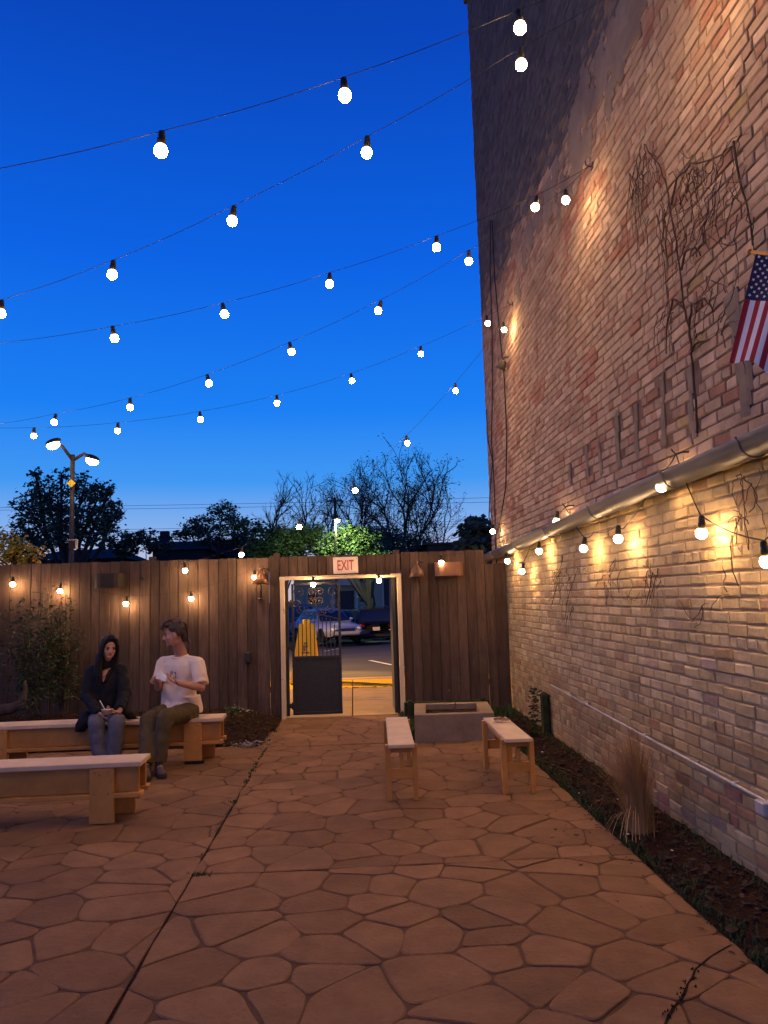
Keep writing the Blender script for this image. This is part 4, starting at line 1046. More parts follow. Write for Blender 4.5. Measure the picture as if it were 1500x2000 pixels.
def face(t, R, g, s, browmat):
    for x in (-1, 1):
        b = MB(); b.ball(g(x*.031, .0725, -.004), .0112*s, None, 10, 8); b.build('eye', m_eyew, t, True)
        b = MB(); b.ball(g(x*.031, .0812, -.006), (.0066*s, .004*s, .0066*s), R, 10, 6); b.build('iris', m_eyes, t, True)
        b = MB(); b.tube([g(x*.013, .0885, .012), g(x*.030, .0885, .0185), g(x*.048, .076, .012)], [.0035*s, .004*s, .002*s], 6); b.build('eyebrow', browmat, t, True)
        b = MB(); b.tube([g(x*.018, .0835, -.001), g(x*.031, .0868, .0035), g(x*.045, .0775, -.002)], .0022*s, 5); b.build('eyelid', browmat, t, True)
    b = MB(); b.tube([g(-.021, .0865, -.060), g(-.008, .0935, -.0565), g(0, .094, -.058), g(.008, .0935, -.0565), g(.021, .0865, -.060)], [.002*s, .0042*s, .004*s, .0042*s, .002*s], 6)
    b.tube([g(-.019, .087, -.0625), g(0, .0935, -.067), g(.019, .087, -.0625)], [.002*s, .0052*s, .002*s], 6); b.build('lips', m_lips, t, True)
def hand(mb, w, d, n, th, curl=(.5, .6, .5), s=1.0, spread=.006):
    """w wrist, d towards the fingers, n out of the palm, th towards the thumb side"""
    d = Vector(d).normalized(); n = Vector(n); n = (n-d*n.dot(d)).normalized(); sd = d.cross(n)
    if sd.dot(Vector(th)) < 0: sd = -sd
    R = Matrix((sd, d, n)).transposed()
    mb.ball(w+d*.05*s, (.041*s, .053*s, .017*s), R, 14, 10); mb.caps(w, w+d*.03*s, .024*s, .024*s)
    for i, (o, l) in enumerate(((.030, .072), (.010, .082), (-.011, .077), (-.030, .060))):
        p = w+d*(.088-.004*abs(i-1))*s+sd*o*s; a = 0.0; ll_ = l*s; dd = (d+sd*spread*(1.5-i)*8).normalized()
        for k, f in enumerate((.42, .32, .26)):
            a += curl[k]*(1+.08*i); v = dd*math.cos(a)+n*math.sin(a); q = p+v*ll_*f*1.15
            mb.caps(p, q, (.0092-.0008*k)*s, (.0086-.0009*k)*s, 8); p = q
    p = w+d*.022*s+sd*.030*s; v = (d*.62+sd*.62+n*.45).normalized()
    for k, l in enumerate((.040, .032, .026)):
        q = p+v*l*s; mb.caps(p, q, (.0115-.001*k)*s, (.0105-.001*k)*s, 8); p = q; v = (v+d*.35-sd*.28+n*.12).normalized()
def loft(mb, rings, n=24, pw=2.5):
    vs = []
    for c, rx, ry, R in rings:
        for k in range(n):
            a = 2*math.pi*k/n; ca, sa = math.cos(a), math.sin(a)
            vs.append(Vector(c)+R @ Vector((rx*math.copysign(abs(ca)**(2/pw), ca), ry*math.copysign(abs(sa)**(2/pw), sa), 0)))
    m = len(rings); mb.add(vs, [(i*n+k, i*n+(k+1) % n, (i+1)*n+(k+1) % n, (i+1)*n+k) for i in range(m-1) for k in range(n)]+[tuple(reversed(range(n))), tuple((m-1)*n+k for k in range(n))])
def strands(mb, paths, n, jit, r, rnd):
    for _ in range(n):
        path = rnd.choice(paths); o = Vector((rnd.gauss(0, jit), rnd.gauss(0, jit), rnd.gauss(0, jit*.5)))
        pts = [Vector(p)+o+Vector((rnd.gauss(0, jit*.22), rnd.gauss(0, jit*.22), 0)) for p in path]
        mb.tube(pts, [r*(1-.5*i/len(pts)) for i in range(len(pts))], 5)

# the man on the right
hC = P(339, 1238, 8.24); man = thing('person', V(-1.95, 8.35, 0), 'person in a loose white t-shirt and olive trousers seated in profile holding a paper napkin', 'person', )
F = V(-.94, -.33, -.10); nk = P(353, 1276, 8.38); Lm = V(.88, -.47, 0); Nm = V(-.47, -.88, 0)
RT = Matrix((Lm, Nm, V(0, 0, 1))).transposed()
pel = P(350, 1380, 8.42); che = P(352, 1312, 8.38)
shL, shR = P(386, 1293, 8.27), P(320, 1292, 8.47); elL, elR = P(393, 1343, 8.17), P(309, 1342, 8.36)
wrL, wrR = P(351, 1335, 7.97), P(309, 1330, 8.12); hdL = P(333, 1327, 7.93)-wrL; hdR = P(294, 1322, 8.02)-wrR
hpL, hpR = P(370, 1388, 8.34), P(334, 1386, 8.44); knL, knR = P(322, 1403, 7.86), P(290, 1407, 7.97)
anL, anR = P(311, 1484, 7.80), P(284, 1486, 7.70); toL, toR = P(316, 1513, 7.62), P(286, 1524, 7.48)
for a in (anL, anR): a.z = max(.085, min(a.z, .12))
S = 1.06; mb = MB(); R, g = head(mb, hC, F, nk, (0, .05, 1), S, .055)
mb.caps(nk, che, .060, .11); mb.ball(che, (.15, .09, .15), RT); mb.caps(che, pel, .125, .13)
mb.caps(nk+V(0, 0, -.075), shL+V(0, 0, -.015), .05, .05); mb.caps(nk+V(0, 0, -.075), shR+V(0, 0, -.015), .05, .05)
for sh, e, w in ((shL, elL, wrL), (shR, elR, wrR)):
    mb.caps(sh, e, .052, .042); mb.caps(e, e.lerp(w, .35), .042, .041); mb.caps(e.lerp(w, .35), w, .041, .027)
hand(mb, wrL, hdL, V(-.2, -.35, .9), V(-.3, -.9, .2), (.18, .28, .25)); hand(mb, wrR, hdR, V(.55, -.5, -.55), V(.5, -.5, .6), (.55, .6, .4))
for h, k_, a in ((hpL, knL, anL), (hpR, knR, anR)):
    mb.caps(h, k_, .078, .056); mb.caps(k_, a, .055, .038)
for a, tt in ((anL, toL), (anR, toR)): mb.caps(a, a+V(0, 0, -.03), .036, .04)
part('body', remesh(mb, .0048, 2), m_skin2, man); face(man, R, g, S, m_hairbrn)
mb = MB()
mb.ball(g(0, -.030, .050), (.083*S, .098*S, .084*S), R, 20, 14)
for x in (-1, 1):
    mb.ball(g(x*.068, -.040, .020), (.020*S, .050*S, .050*S), R); mb.ball(g(x*.034, .040, .094), (.046*S, .046*S, .028*S), R); mb.ball(g(x*.062, .012, .06), (.026*S, .04*S, .04*S), R)
mb.ball(g(0, -.095, -.025), (.062*S, .030*S, .075*S), R); mb.ball(g(0, -.03, .125), (.058*S, .078*S, .028*S), R)
rnd = random.Random(5); paths = []
for k in range(70):
    a = rnd.uniform(-1.2, 1.2); x0 = math.sin(a)*.06
    if rnd.random() < .55:
        e = rnd.uniform(-.012, .012); paths.append([g(x0*.4, -.05, .146), g(x0*.8, .03, .146+e*.3), g(x0+.006, .085, .118+e), g(x0*1.05+.012, .104, .084+e), g(x0*1.1+.018, .100, .058+e)])
    else: paths.append([g(x0*.3, -.04, .146), g(math.copysign(.070, x0), -.045+rnd.uniform(-.03, .05), .108), g(math.copysign(.090, x0), -.05+rnd.uniform(-.03, .05), .045), g(math.copysign(.084, x0), -.07+rnd.uniform(-.02, .04), -.005)])
for k in range(22): x0 = rnd.uniform(-.06, .06); paths.append([g(x0*.3, -.06, .142), g(x0, -.126, .08), g(x0, -.132, .0), g(x0*.9, -.128, -.07), g(x0*.9, -.136, -.105)])
strands(mb, paths, 170, .007, .0062, rnd)
part('hair', remesh(mb, .005, 1), m_hairbrn, man)
# t-shirt
mb = MB(); hem = pel+V(0, 0, -.035)
loft(mb, [(hem-Nm*.02, .215, .175, RT), (pel+V(0, 0, .05), .198, .155, RT), (che.lerp(pel, .55)+Nm*.01, .186, .135, RT), (che+V(0, 0, -.02), .190, .128, RT), (che+V(0, 0, .08), .190, .118, RT), (nk+V(0, 0, -.065), .165, .095, RT), (nk+V(0, 0, -.035), .085, .075, RT)])
mb.ball((hpL+hpR)/2+Nm*.05+V(0, 0, .03), (.20, .17, .085), RT, 18, 12)
lh = P(387, 1393, 8.36); loft(mb, [(lh, .03, .06, RT), (lh+V(-.05, .02, .10), .07, .085, RT), (pel+Lm*.12+V(0, 0, .12), .11, .13, RT)], 14)
mb.caps(nk+V(0, 0, -.075), shL+V(0, 0, -.015), .066, .072); mb.caps(nk+V(0, 0, -.075), shR+V(0, 0, -.015), .066, .072)
for sh, e in ((shL, elL), (shR, elR)): mb.cone(sh+V(0, 0, .0), sh.lerp(e, .86), .074, .086, 16)
tee = part('t_shirt', remesh(mb, .008, 3, .034, 6.0, 3, lambda c: max(0, min(1, (nk.z-.06-c[2])/.2))), m_tee, man)
b = MB(); b.tube([nk+V(0, 0, -.030)+Nm*.010+RT @ V(.083*math.cos(k*math.pi/12), .074*math.sin(k*math.pi/12), -.016*math.sin(k*math.pi/12)) for k in range(25)], .011, 7); b.build('shirt_collar', m_tee, man, True)
# small faded print on the chest, laid on the shirt's surface
bpy.context.view_layer.update(); bv = BVHTree.FromPolygons([v.co+Vector(man.location) for v in tee.data.vertices], [tuple(p.vertices) for p in tee.data.polygons])
pm = MB(); rnd = random.Random(8)
for rr in range(3):
    for cc in range(3):
        if rnd.random() < .2: continue
        for _ in range(3):
            u0 = -.02+cc*.030+rnd.uniform(-.008, .008); v0 = -.005-rr*.038+rnd.uniform(-.012, .012); w_, h_ = rnd.uniform(.003, .008), rnd.uniform(.005, .014); q = []
            for du, dv in ((-w_, -h_), (w_, -h_), (w_, h_), (-w_, h_)):
                o_ = che+Lm*(u0+du)+V(0, 0, v0+dv)+Nm*.5; hit = bv.ray_cast(o_, -Nm)
                if hit[0] is not None: q.append(hit[0]+Nm*.002)
            if len(q) == 4: pm.add(q, [(0, 1, 2, 3)])
if pm.v: pm.build('shirt_print', m_ink, man)
mb = MB(); mb.ball(pel+V(0, 0, -.045), (.185, .165, .11), RT, 18, 12)
for h, k_, a in ((hpL, knL, anL), (hpR, knR, anR)):
    mb.caps(h+V(0, 0, -.01), k_, .108, .086, 16); d = (a-k_); mb.cone(k_, a+V(0, 0, .0)+d.normalized()*.005, .085, .070, 16)
part('trousers', remesh(mb, .009, 3, .012, 10, 7), m_olive, man)
def shoe(t, a, to, nm='shoe'):
    mb = MB(); d = V(to.x-a.x, to.y-a.y, 0).normalized(); z = V(0, 0, 1); he = V(a.x, a.y, 0)-d*.045; b_ = he+d*.285; R = frame(d)
    mb.ball(he+d*.06+z*.062, (.040, .068, .056), R); mb.ball(he+d*.15+z*.05, (.044, .085, .044), R); mb.ball(he+d*.225+z*.042, (.047, .066, .034), R); mb.caps(he+d*.06+z*.05, V(a.x, a.y, .10), .045, .043)
    part(nm, remesh(mb, .006, 2), m_shoe, t)
    mb = MB(); prof = [(-.032, .0), (-.042, .05), (-.038, .12), (-.049, .20), (-.038, .27), (0, .292), (.038, .27), (.049, .20), (.038, .12), (.042, .05), (.032, 0), (0, -.012)]; n = len(prof)
    rt = V(d.y, -d.x, 0); vs = [he+rt*x+d*y+z*zz for zz in (.003, .026) for x, y in prof]
    mb.add(vs, [(k, (k+1) % n, n+(k+1) % n, n+k) for k in range(n)]+[tuple(range(n)), tuple(range(2*n-1, n-1, -1))]); mb.build('shoe_sole', m_sole, t)
    b = MB()
    for k in range(4): c = he+d*(.13+.022*k)+z*(.098-.006*k); b.tube([c-rt*.028+z*-.012, c, c+rt*.028+z*-.012], .004, 5)
    b.build('laces', m_palefol, t)
shoe(man, anL, toL); shoe(man, anR, toR)
pc = (wrL+hdL*.9+wrR+hdR*.5)/2+V(0, -.02, .035); t = thing('paper_napkin', pc, 'folded white paper napkin held between the hands of the person in the white t-shirt', 'napkin')
b = MB(); a1 = wrL+hdL.normalized()*.13+V(0, -.02, .03); a0 = a1.lerp(wrR+hdR.normalized()*.10+V(.01, -.02, .04), .62)+V(0, 0, .025); dv = (a1-a0); up_ = V(-.15, -.35, -.6).normalized()
vs = []
for i in range(6):
    f = i/5; vs += [a0+dv*f+V(0, 0, .012*math.sin(f*7)), a0+dv*f+up_*.075*(1-.2*f)+V(0, .01*math.sin(f*5), 0)]
vs += [v+V(.003, .012, .002) for v in vs]; n = 12
fs = [(2*i, 2*i+1, 2*i+3, 2*i+2) for i in range(5)]+[(n+2*i, n+2*i+2, n+2*i+3, n+2*i+1) for i in range(5)]+[(2*i, 2*i+2, n+2*i+2, n+2*i) for i in range(5)]+[(2*i+1, n+2*i+1, n+2*i+3, 2*i+3) for i in range(5)]+[(0, n, n+1, 1), (10, 11, n+11, n+10)]
b.add(vs, fs); b.build('sheet', m_paper, t)

# the woman on the left
wom = thing('person', V(-2.65, 8.35, 0), 'person with long black hair in black jacket and faded jeans seated with a bowl', 'person')
hC = P(213, 1265, 8.28); F = V(.50, -.85, -.10); nk = P(207, 1301, 8.39); Lw = V(.985, -.17, 0); Nw = V(-.17, -.985, 0); Nw = V(.10, -.995, 0); Lw = V(.995, .10, 0)
RT = Matrix((Lw, Nw, V(0, 0, 1))).transposed()
pel = P(208, 1396, 8.42); che = P(208, 1333, 8.40)
shL, shR = P(235, 1309, 8.40), P(181, 1311, 8.38); elL, elR = P(244, 1358, 8.30), P(171, 1360, 8.28)
bw = P(209, 1390, 7.93)
wrL, wrR = bw+V(.105, .06, -.015), bw+V(-.085, .085, -.06)
hpL, hpR = P(223, 1402, 8.36), P(193, 1403, 8.36); knL, knR = P(228, 1411, 7.93), P(188, 1413, 7.93)
anL, anR = P(222, 1474, 7.93), P(198, 1475, 7.93)
for a in (anL, anR): a.z = .10
S = .97; mb = MB(); R, g = head(mb, hC, F, nk, (.04, .05, 1), S, .047)
mb.caps(nk, che, .08, .11); mb.ball(che, (.145, .095, .15), RT); mb.caps(che, pel, .10, .125)
mb.caps(nk+V(0, 0, -.03), shL, .05, .045); mb.caps(nk+V(0, 0, -.03), shR, .05, .045)
for sh, e, w in ((shL, elL, wrL), (shR, elR, wrR)):
    mb.caps(sh, e, .042, .036); mb.caps(e, e.lerp(w, .35), .036, .035); mb.caps(e.lerp(w, .35), w, .035, .023)
hand(mb, wrL, bw-wrL+V(-.02, 0, -.01), V(-.2, -.2, .9), V(-.3, -.9, .3), (.5, .6, .5), .92); hand(mb, wrR, V(.55, -.5, -.75), V(.6, .3, .3), V(.3, -.9, .2), (.35, .4, .3), .92)
for h, k_, a in ((hpL, knL, anL), (hpR, knR, anR)): mb.caps(h, k_, .075, .052); mb.caps(k_, a, .05, .034)
part('body', remesh(mb, .0048, 2), m_skin, wom); face(wom, R, g, S, m_hairblk)
mb = MB(); mb.ball(g(0, -.026, .050), (.084*S, .100*S, .088*S), R, 20, 14); mb.caps(g(0, -.09, .03), g(0, -.10, -.2), .075*S, .085*S)
for x in (-1, 1):
    mb.caps(g(x*.014, .060, .104), g(x*.060, .050, .062), .022*S, .014*S); mb.caps(g(x*.060, .050, .062), g(x*.083, .026, -.01), .014*S, .018*S)
rnd = random.Random(6); paths = []
for x in (-1, 1):
    bk_, ln = (0, 1.0) if x > 0 else (-.055, .72)               # one side falls to the chest, the other behind the shoulder
    mb.caps(g(x*.066, .012, .075), g(x*.080, .006, -.02), .024*S, .022*S); mb.caps(g(x*.080, .006, -.02), g(x*.088, .02+bk_, -.13*ln), .024*S, .030*S); mb.caps(g(x*.088, .02+bk_, -.13*ln), g(x*.085, .055+bk_*1.6, -.30*ln), .030*S, .024*S); mb.caps(g(x*.07, -.05, -.1), g(x*.08, -.05, -.28*ln), .045*S, .045*S)
    for k in range(26):
        u = rnd.uniform(-.03, .03); w = rnd.uniform(-.02, .03)
        paths.append([g(x*.010, .03+w, .137), g(x*(.045+u*.4), .070+w*.2, .098), g(x*(.078+u*.3), .040+w, .03), g(x*(.092+u*.6), .025+w+bk_, -.12*ln), g(x*(.092+u), .045+w+bk_*1.5, -.25*ln), g(x*(.088+u*1.2), .06+w+bk_*1.7, (-.36+rnd.uniform(-.04, .04))*ln)])
strands(mb, paths, 90, .006, .0065, rnd)
part('hair', remesh(mb, .005, 1), m_hairblk, wom)
mb = MB(); mb.ball(che+V(0, 0, .01), (.182, .125, .17), RT, 18, 12); mb.caps(che, pel+V(0, 0, .03), .140, .165, 18); mb.ball(pel+V(0, 0, .0), (.205, .19, .11), RT, 18, 12)
mb.caps(nk+V(0, .03, -.075), shL+V(0, 0, -.01), .062, .070); mb.caps(nk+V(0, .03, -.075), shR+V(0, 0, -.01), .062, .070)
for sh, e, w in ((shL, elL, wrL), (shR, elR, wrR)): mb.caps(sh, e, .074, .068, 14); mb.cone(e, e.lerp(w, .88), .068, .056, 14); mb.ball(e, .068)
part('jacket', remesh(mb, .009, 3, .016, 8, 11), m_jacket, wom)
def drape(name, pts, wd, mt, t):
    b = MB(); vs = []
    for i, p in enumerate(pts):
        w = wd*(1-.15*i); vs += [p+V(-w, .02*math.sin(i*2.1), 0), p+V(-w*.3, -.03, .004), p+V(w*.4, -.012, -.004), p+V(w, .02, 0)]
    vs2 = [v+V(0, .016, -.010) for v in vs]; n = len(vs); b.add(vs+vs2, [(4*i+k, 4*i+k+1, 4*i+k+5, 4*i+k+4) for i in range(len(pts)-1) for k in range(3)]+[(n+4*i+k, n+4*i+k+4, n+4*i+k+5, n+4*i+k+1) for i in range(len(pts)-1) for k in range(3)]
        + [(4*i, 4*i+4, n+4*i+4, n+4*i) for i in range(len(pts)-1)]+[(4*i+3, n+4*i+3, n+4*i+7, 4*i+7) for i in range(len(pts)-1)]+[(0, n, n+1, 1), (1, n+1, n+2, 2), (2, n+2, n+3, 3)]+[(n-4, n-3, 2*n-3, 2*n-4), (n-3, n-2, 2*n-2, 2*n-3), (n-2, n-1, 2*n-1, 2*n-2)])
    return b.build(name, mt, t, True)
drape('jacket_tail', [P(176, 1388, 8.28), P(167, 1402, 8.20), P(160, 1414, 8.16), P(155, 1428, 8.16)], .085, m_jacket, wom)
drape('jacket_tail', [P(240, 1386, 8.32), P(248, 1396, 8.32), P(257, 1402, 8.36), P(264, 1404, 8.38)], .07, m_jacket, wom)
mb = MB()
for x in (-1, 1):
    mb.tube([nk+Lw*(x*.075)+V(0, .03, -.005), nk+Lw*(x*.058)+Nw*.075+V(0, 0, -.055), nk+Lw*(x*.012)+Nw*.125+V(0, 0, -.165)], [.018, .024, .016], 8)
mb.build('jacket_collar', m_jacket, wom, True)
mb = MB(); q = [nk+Lw*.04+Nw*.085+V(0, 0, -.045), nk-Lw*.04+Nw*.085+V(0, 0, -.045), nk+Nw*.130+V(0, 0, -.155), nk+Nw*.095+V(0, 0, -.045)]
mb.add(q, [(0, 3, 2), (3, 1, 2)]); mb.build('neckline', m_skin, wom)
mb = MB(); mb.tube([nk+Lw*.045+Nw*.088+V(0, 0, -.05), nk+Lw*.02+Nw*.118+V(0, 0, -.092), nk+Nw*.124+V(0, 0, -.10), nk-Lw*.02+Nw*.118+V(0, 0, -.092), nk-Lw*.045+Nw*.088+V(0, 0, -.05)], .0025, 5); mb.build('necklace', m_chrome, wom, True)
mb = MB(); mb.ball(pel+V(0, 0, -.05), (.17, .17, .095), RT, 18, 12)
for h, k_, a in ((hpL, knL, anL), (hpR, knR, anR)): mb.caps(h, k_, .10, .084, 16); mb.cone(k_, a, .083, .072, 16)
mb.ball((hpL+hpR+knL+knR)/4+V(0, 0, -.03), (.09, .18, .06))
part('jeans', remesh(mb, .009, 3, .012, 9, 5), m_jeans, wom)
shoe(wom, anL, anL+V(.02, -.3, 0)); shoe(wom, anR, anR+V(-.02, -.3, 0))
t = thing('paper_bowl', bw, 'small paper bowl in the lap of the person in the black jacket', 'bowl')
b = MB(); b.lathe([(.038, -.028), (.056, .022), (.058, .024), (.054, .022), (.037, -.02), (0, -.02)], 20, Matrix.Translation(bw)); b.build('bowl', m_bowl, t, True)
b = MB(); b.lathe([(.050, .012), (.03, .022), (0, .026)], 16, Matrix.Translation(bw)); b.build('food', m_paper, t, True)
sp0 = bw+V(-.02, .0, .02); sp1 = P(195, 1368, 7.95); t = thing('spoon', sp0, 'white plastic spoon standing in the paper bowl', 'spoon')
b = MB(); b.bar(sp0, sp1, .011, .004, .001); b.ball(sp0, (.014, .018, .006)); b.build('handle', m_paper, t)
# ------------------------------------------------------------------ the street beyond the gate
def road_z(y): return -.10-.023*(y-17.3)
walk = structure(MB().box((0, 12.8, -.5), (90, 3.42, .9)).build('sidewalk', m_joint))
def slabpiece(x0, x1, y0, y1, z, name='slab', mt=m_walk, par=walk):
    b = MB(); b.box(((x0+x1)/2, (y0+y1)/2, z-.04), (x1-x0-.014, y1-y0-.014, .08), ch=.006); return b.build(name, mt, par, origin=((x0+x1)/2, (y0+y1)/2, z))
for i in range(-5, 6):
    for y0, y1 in ((11.12, 12.75), (12.75, 14.45)): slabpiece(-.05+i*1.5, 1.45+i*1.5, y0, y1, .0)
kerb = structure(MB().box((0, 15.2, -.5), (90, 1.4, .98)).build('kerb', m_joint))
for i in range(-3, 4): slabpiece(-.05+i*3.0, 2.95+i*3.0, 14.5, 15.9, -.002, 'kerb_stone', m_yellow, kerb)
b = MB()
for _ in range(260): leaf(b, (random.uniform(-4, 3), 14.47+random.gauss(0, .02), .006), random.uniform(.03, .07), .8)
tag(b.build('kerb_litter', m_deadleaf), 'dead leaf litter lying along the crack beside the yellow kerb', 'leaf litter', kind='stuff')
sheet('road_gutter', [(-45, 15.9, -.012), (45, 15.9, -.012), (45, 17.3, -.10), (-45, 17.3, -.10)], m_walk)
sheet('road', [(-120, 17.3, -.104), (120, 17.3, -.104), (120, 41, road_z(41)), (-120, 41, road_z(41))], m_road)
def strip(pa, pb, w, name='road_marking'):
    a, c = [V(p.x, p.y, road_z(p.y)+.006) for p in (pa, pb)]; d = (c-a).normalized(); s = V(-d.y, d.x, 0)*w/2
    structure(MB().add([a-s, a+s, c+s, c-s], [(0, 1, 2, 3)]).build(name, m_roadline))
def RP(px, py):
    d = ray(px, py); t = (-.10+.023*17.3-EYE)/(d.z+.023*d.y); return V(d.x*t, d.y*t, 0)
strip(RP(722, 1290), RP(800, 1306), .11)
strip(RP(634, 1272), RP(662, 1267), .12)
for x0, x1 in ((666, 682), (712, 736), (744, 770)): strip(RP(x0, 1256), RP(x1, 1255), .18)
# yellow board on the sidewalk
sb = P(594, 1318, 15.6); sb.z = 0; t = thing('sandwich_board', sb, 'tall yellow folding sidewalk board standing behind the gate bars', 'sign board')
sl, sr_ = P(566, 1318, 15.4), P(624, 1310, 15.4); tl, tr_ = P(584, 1219, 15.6), P(614, 1219, 15.6); hz = tl.z; xb0, xb1 = sl.x, sr_.x; xt0, xt1 = tl.x, tr_.x
for sgn, yb in ((-1, 15.35), (1, 16.0)):
    b = MB(); y0, y1 = yb, 15.66+.03*sgn
    f = [V(xb0, y0, .02), V(xb1, y0, .02), V(xt1, y1, hz), V(xt0, y1, hz)]; bk = [p+V(0, .03*-sgn*-1 if False else .025, 0) for p in f]
    b.add(f+bk, [(0, 1, 2, 3), (7, 6, 5, 4), (0, 4, 5, 1), (1, 5, 6, 2), (2, 6, 7, 3), (3, 7, 4, 0)]); b.build('panel', m_aframe, t)
b = MB(); xm_ = (xt0+xt1)/2; b.box((xm_, 15.66, hz+.04), (.16, .09, .10), ch=.02); b.build('handle', m_aframe, t)
b = MB(); rnd = random.Random(2)
for z, w in ((.78, .07), (.72, .09), (.60, .15), (.52, .13)):
    y = 15.35+(15.63-15.35)*z/hz-.012; x = (xb0+xb1)/2+.02
    b.box((x, y, z), (w, .004, .035), ch=.001)
b.box(((xb0+xb1)/2+.0, 15.35+.28*.68/hz-.012, .67), (.05, .004, .16), ch=.001); b.build('printed_mark', m_ink, t)
for x in (xb0+.05, xb1-.05):
    b = MB(); b.box((x, 15.36, .012), (.06, .05, .024), ch=.004); b.build('foot', m_black, t)

# cars
def car(name, label, loc, yaw, L, Wd, Hh, kind, paint, sc=1.0, group='cars parked across the street'):
    t = thing(name, loc, label, 'car', group); t.rotation_euler.z = yaw; t.scale = (sc,)*3; hw = Wd/2; suv = kind == 'suv'
    def bl(nm, b, m, sm=False, par=None):
        o = bpy.data.objects.new(nm, b.mesh(nm, m, sm)); C.objects.link(o); o.parent = par or t; return o
    belt = .60*Hh if suv else .62*Hh
    st = [(-L/2, .42, belt-.10, .90), (-L/2+.08, .30, belt-.01, .97), (-L*.3, .24, belt+.01, 1), (0, .22, belt, 1), (L*.28, .24, belt-.03, 1), (L*.42, .27, belt-.10, .97), (L/2-.06, .32, belt-.20, .92), (L/2, .42, belt-.32, .84)] if suv else \
         [(-L/2, .45, belt-.12, .86), (-L/2+.1, .32, belt-.03, .95), (-L*.3, .22, belt, 1), (0, .2, belt-.02, 1), (L*.2, .22, belt-.03, 1), (L*.36, .25, belt-.10, .97), (L/2-.12, .30, belt-.20, .90), (L/2, .40, belt-.34, .78)]
    def section(x, z0, z1, w):
        w = w*hw; h = z1-z0; return [(x, -w*.86, z0), (x, -w*.97, z0+.12*h), (x, -w, z0+.45*h), (x, -w*.97, z1-.10), (x, -w*.88, z1-.015), (x, -w*.5, z1+.02), (x, 0, z1+.03), (x, w*.5, z1+.02), (x, w*.88, z1-.015), (x, w*.97, z1-.10), (x, w, z0+.45*h), (x, w*.97, z0+.12*h), (x, w*.86, z0)]
    b = MB(); vs = []; n = 13
    for s in st: vs += section(*s)
    b.add(vs, [(i*n+k, i*n+k+1, (i+1)*n+k+1, (i+1)*n+k) for i in range(len(st)-1) for k in range(n-1)]+[((i+1)*n, i*n, i*n+n-1, (i+1)*n+n-1) for i in range(len(st)-1)]+[tuple(range(n)), tuple(range(len(st)*n-1, (len(st)-1)*n-1, -1))])
    bl('body', b, paint, True)
    cab = [(-L/2+.10, belt-.02, .0), (-L/2+.42, Hh-.06, 1), (-L*.12, Hh, 1), (L*.10, Hh-.03, 1), (L*.28, belt-.03, 0)] if suv else [(-L*.36, belt-.02, 0), (-L*.22, Hh-.06, 1), (-L*.05, Hh, 1), (L*.08, Hh-.03, 1), (L*.24, belt-.03, 0)]
    wb, wt = hw*.90, hw*.70; xb0, xb1 = cab[0][0], cab[-1][0]
    top = [(x, z) for x, z, f in cab if f]; m = len(top)
    def yw(z): return wb+(wt-wb)*(z-belt)/(Hh-belt)
    b = MB(); vs = [(xb0, -wb, belt-.05), (xb0, wb, belt-.05), (xb1, -wb, belt-.05), (xb1, wb, belt-.05)]
    for x, z in top: vs += [(x, -yw(z), z-.05), (x, -yw(z)+.09, z), (x, 0, z+.025), (x, yw(z)-.09, z), (x, yw(z), z-.05)]
    fs = [tuple([0, 4]+[9+0*0]) if False else (0, 2)+tuple(4+5*i for i in range(m-1, -1, -1)), (3, 1)+tuple(4+5*i+4 for i in range(m))]
    for i in range(m-1):
        for k in range(4): fs.append((4+5*i+k, 4+5*i+k+1, 4+5*(i+1)+k+1, 4+5*(i+1)+k))
    fs += [(0, 4, 5, 6, 7, 8, 1), (2, 3)+tuple(4+5*(m-1)+k for k in (4, 3, 2, 1, 0))]
    b.add(vs, fs); bl('cabin', b, paint)
    def lerp3(p, q, f): return tuple(a+(c-a)*f for a, c in zip(p, q))
    def quad(p0, p1, p2, p3, nm, mt, off, ins=.08):
        c = tuple(sum(v[i] for v in (p0, p1, p2, p3))/4 for i in range(3)); vs = [lerp3(p, c, ins) for p in (p0, p1, p2, p3)]
        nn = (Vector(vs[1])-Vector(vs[0])).cross(Vector(vs[3])-Vector(vs[0])).normalized()
        if nn.dot(Vector(c)-Vector((0, 0, belt))) < 0: nn = -nn
        f_ = [Vector(v)+nn*off for v in vs]; bk = [Vector(v)-nn*.02 for v in vs]
        b = MB(); b.add(f_+bk, [(0, 1, 2, 3), (7, 6, 5, 4), (0, 4, 5, 1), (1, 5, 6, 2), (2, 6, 7, 3), (3, 7, 4, 0)]); return bl(nm, b, mt)
    (xr, zr), (xf, zf) = top[0], top[-1]
    quad((xb0+.02, -wb*.97, belt+.02), (xb0+.02, wb*.97, belt+.02), (xr-.03, yw(zr)-.04, zr-.07), (xr-.03, -yw(zr)+.04, zr-.07), 'rear_window', m_glass, .022, .05)
    quad((xb1-.02, -wb*.97, belt+.0), (xb1-.02, wb*.97, belt+.0), (xf+.03, yw(zf)-.04, zf-.06), (xf+.03, -yw(zf)+.04, zf-.06), 'windscreen', m_glass, .022, .05)
    xs = [xb0+(xr-xb0)*.5+.12, xb0+(xb1-xb0)*.36, xb0+(xb1-xb0)*.64, xb1-(xb1-xf)*.55]
